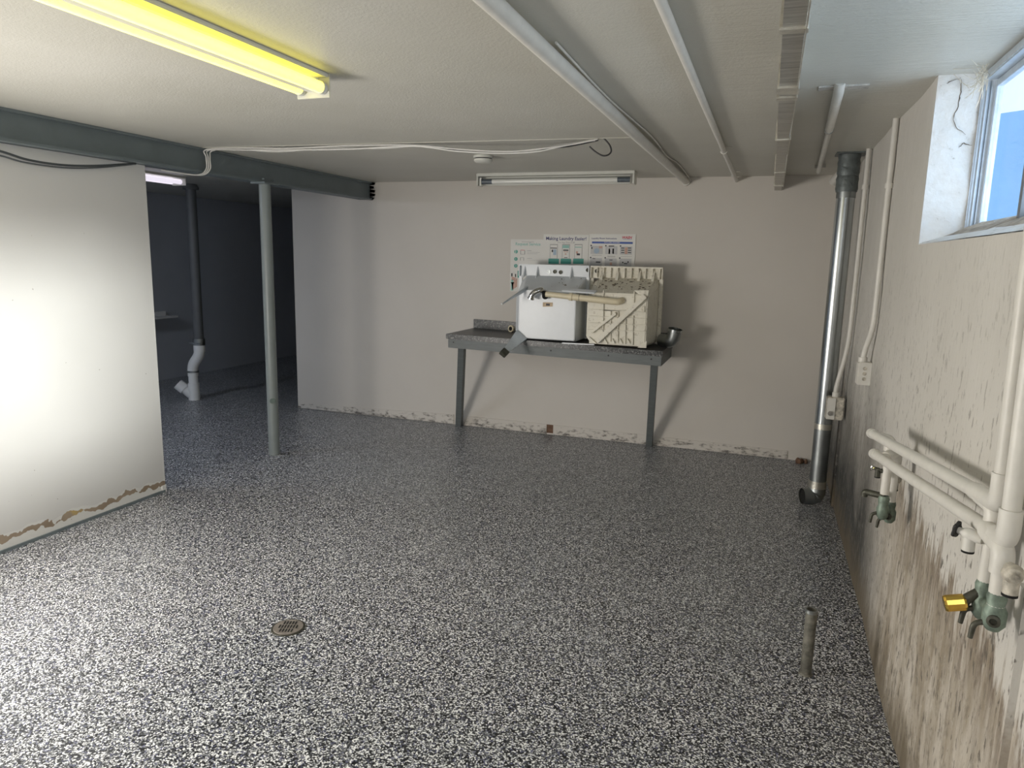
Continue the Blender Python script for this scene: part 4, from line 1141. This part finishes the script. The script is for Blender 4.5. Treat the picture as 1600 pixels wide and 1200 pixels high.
# laundry taps hanging from the drops
def tap(root, c1, c2, spout_tip, spout_root, cap=None, k=0.8):
    """two-legged bronze tap: bodies under each drop, bridge, spout, lever handles"""
    P = lambda prof: [(r * k, h * k) for r, h in prof]
    MB().lathe(P([(0.018, 0.03), (0.022, 0.018), (0.019, -0.01), (0.024, -0.022), (0.022, -0.055), (0.012, -0.068)]), c1, seg=16).build('tap_body', M['verdigris'], root)
    MB().lathe(P([(0.018, 0.03), (0.021, 0.018), (0.018, 0.0), (0.025, -0.014), (0.024, -0.046), (0.014, -0.060)]), c2, seg=16).build('tap_body', M['verdigris'], root)
    MB().tube([c1 + Vector((0, 0, -0.022)) * k, c2 + Vector((0, 0, -0.022)) * k], 0.013 * k, 14).build('bridge', M['verdigris'], root)
    st, sr = Vector(spout_tip), Vector(spout_root)
    MB().tube(fillet([sr, st, st + Vector((0, 0, -0.020 * k))], 0.02, 5), 0.0128 * k, 14).build('spout', M['bronze_dark'], root)
    MB().tube([sr, c1 + Vector((0, 0, -0.01))], 0.014 * k, 14).build('spout_neck', M['verdigris'], root)
    for c_ in (c1, c2):
        o = c_ + Vector((-0.026, 0, -0.045)) * k
        MB().tube(fillet([c_ + Vector((0, 0, -0.040)) * k, o + Vector((-0.012, -0.004, -0.004)) * k, o + Vector((-0.016, -0.004, -0.042)) * k], 0.012 * k, 4), [0.009 * k] + [0.0065 * k] * 5 + [0.0055 * k], 10).build('lever_handle', M['bronze_dark'], root)
    v0 = c2 + Vector((-0.006, -0.022, -0.028)) * k
    MB().lathe(P([(0.013, 0), (0.014, 0.010), (0.008, 0.012), (0.007, 0.004)]), v0, (-0.35, -0.93, 0), 16).build('packing_nut', M['bronze_dark'], root)
    if cap:
        d_ = Vector(cap)
        MB().lathe([(0.014, -0.004), (0.0165, 0.0), (0.0165, 0.030), (0.0145, 0.034), (0.010, 0.034)], st + Vector((0, 0, -0.004)), d_, 12).build('brass_cap', M['brass'], root, angle=20)
t = thing('laundry_tap', FP2, 'green tarnished laundry tap with bare spout on the far drops', 'tap')
tap(t, FP1 + Vector((0, 0, -0.03)), FP2 + Vector((0, 0, -0.005)), seen(1351, 768, 1, yF + 0.02), seen(1383, 776, 1, yF - 0.01))
t = thing('laundry_tap', FN2, 'green tarnished laundry tap with shiny brass spout cap, nearest', 'tap')
tap(t, FN1 + Vector((0, 0, 0.0)), FN2 + Vector((0, 0, 0.0)), seen(1506, 938, 1, FN1.y + 0.0), seen(1537, 922, 1, FN1.y), (-0.9, 0.0, -0.25))

# small shut-off valves on the drops
def gate_valve(name, c_, d_, label, mats, wheel=True, r=0.022, k=0.8):
    root = thing(name, c_, label, 'valve')
    d_ = Vector(d_).normalized()
    r *= k
    MB().lathe([(0.013 * k, 0), (0.015 * k, 0.012 * k), (r * 0.8, 0.018 * k), (r, 0.030 * k), (r * 0.8, 0.046 * k), (0.011 * k, 0.050 * k), (0.009 * k, 0.062 * k)], c_, d_, 16).build('valve_body', M[mats[0]], root)
    dn_ = c_ + d_ * 0.032 * k
    MB().tube(fillet([dn_, dn_ + Vector((0, 0, -0.025)) * k, dn_ + Vector((0, 0, -0.046)) * k], 0.012 * k, 3), 0.0155 * k, 14).build('outlet', M[mats[0]], root)
    MB().lathe([(0.0158 * k, 0), (0.0158 * k, 0.006 * k)], dn_ + Vector((0, 0, -0.050)) * k, seg=14).build('outlet_bore', M['hole'], root)
    if wheel:
        o = c_ + d_ * 0.066 * k
        s_ = d_.orthogonal().normalized(); tt = d_.cross(s_)
        mb = MB().tube([o + (s_ * math.cos(a) + tt * math.sin(a)) * (r + 0.002 * math.cos(5 * a)) for a in np.linspace(0, 2 * PI, 25)], 0.0035, 8, caps=False)
        for k in range(5):
            a = 2 * PI * k / 5
            mb.tube([o, o + (s_ * math.cos(a) + tt * math.sin(a)) * r], 0.003, 6)
        mb.tube([o - d_ * 0.01, o + d_ * 0.004], 0.006, 8)
        mb.build('hand_wheel', M[mats[1]], root)
    return root
gate_valve('drain_valve', seen(1385, 737, 1, yF - 0.01) + Vector((-0.008, 0.0, 0.0)), (-0.8, 0.5, 0.1), 'tiny valve with chrome wheel on the left far drop', ('bronze_dark', 'chrome'), True, 0.012, 0.55)
gate_valve('drain_valve', seen(1396, 744, 0, 0.440), (0.05, -1, -0.05), 'paint-caked hose valve behind the far right drop', ('valve_paint', 'valve_paint'), False, 0.026, 0.8)
gate_valve('drain_valve', seen(1546, 846, 0, 0.432) + Vector((-0.010, 0.004, 0)), (-0.80, 0.55, 0.12), 'hose valve with black hand wheel on the near left drop', ('pipe_white', 'dark'), True, 0.018, 0.72)
gate_valve('drain_valve', seen(1576, 884, 0, 0.430) + Vector((0.0, -0.008, 0)), (-0.10, -0.99, -0.05), 'paint-caked hose valve at the photo right edge', ('valve_paint', 'valve_paint'), False, 0.022, 0.8)

# pale square pipe backing boards on the wall behind the drops
struct(MB().box(XR - 0.014, XR + 0.01, FN1.y - 0.10, FN1.y - 0.06, 0.0, 0.94), 'trim_5', M['concrete'])

# dry straw in the top corner of the window
mb = MB()
c_ = seen(1548, 98, 0, FX - 0.012)
for i in range(46):
    a = c_ + Vector((-0.02 * random.random(), random.uniform(-0.05, 0.09), random.uniform(-0.06, 0.0)))
    d_ = Vector((random.uniform(-0.6, 0.2), random.uniform(-0.8, 1.0), random.uniform(-0.9, 0.35))).normalized() * random.uniform(0.03, 0.09)
    b2 = a + d_ * 0.5 + Vector((0, 0, -0.012)); e2 = a + d_
    for q in (a, b2, e2):
        q.z = min(q.z, H - 0.002); q.x = min(q.x, FX - 0.002); q.y = min(q.y, WY1 - 0.004)
    mb.tube([a, b2, e2], 0.0007, 4)
tag(mb.build('dry_grass', M['straw']), 'wisp of dry grass stuck in the top corner of the window', 'dry grass', kind='stuff')

# ------------------------------------------------------------------ floor fittings
SX, SY = 0.238, 2.690
t = thing('stub_pipe', (SX, SY, 0), 'open grey steel pipe stub standing up from the floor', 'pipe')
mb = MB()
mb.lathe([(0.0205, 0.0), (0.0205, 0.258), (0.0165, 0.258), (0.0165, 0.12)], (SX, SY, 0), seg=24, caps=False)
mb.build('pipe', M['rust_pipe'], t)
MB().lathe([(0.0225, 0.246), (0.0225, 0.259), (0.0180, 0.259), (0.0180, 0.246)], (SX, SY, 0), seg=24, caps=False).build('cut_rim', M['galv_dull'], t)
MB().lathe([(0.0166, 0.13), (0.0166, 0.131)], (SX, SY, 0), seg=20).build('bore', M['hole'], t)
MB().lathe([(0.026, 0.0), (0.0215, 0.006)], (SX, SY, 0), seg=20).build('base_ring', M['rust_pipe'], t)

DX, DY, DR = -1.742, 2.258, 0.062
t = thing('floor_drain', (DX, DY, 0), 'round grey slotted drain grate set in the speckled floor', 'drain')
MB().lathe([(DR + 0.006, 0.0), (DR + 0.005, 0.003), (DR - 0.003, 0.003)], (DX, DY, 0), seg=40).build('drain_rim', M['bronze_dark'], t)
MB().lathe([(DR - 0.002, 0.002), (DR - 0.003, 0.0055), (0.0, 0.0065)], (DX, DY, 0), seg=40, caps=False).build('grate', M['drain'], t)
mb = MB()
for row in (-1, 0, 1):
    for k in range(-4, 5):
        u, w = k * 0.0115, row * 0.030
        if math.hypot(u, w) > DR - 0.020: continue
        ca, sa = math.cos(0.35), math.sin(0.35)
        c0 = Vector((DX + u * ca - w * sa, DY + u * sa + w * ca, 0.0066)); dd_ = Vector((-sa, ca, 0))
        MB().bar(c0 - dd_ * 0.012, c0 + dd_ * 0.012, 0.0055, 0.0012).build('slot', M['hole'], t)
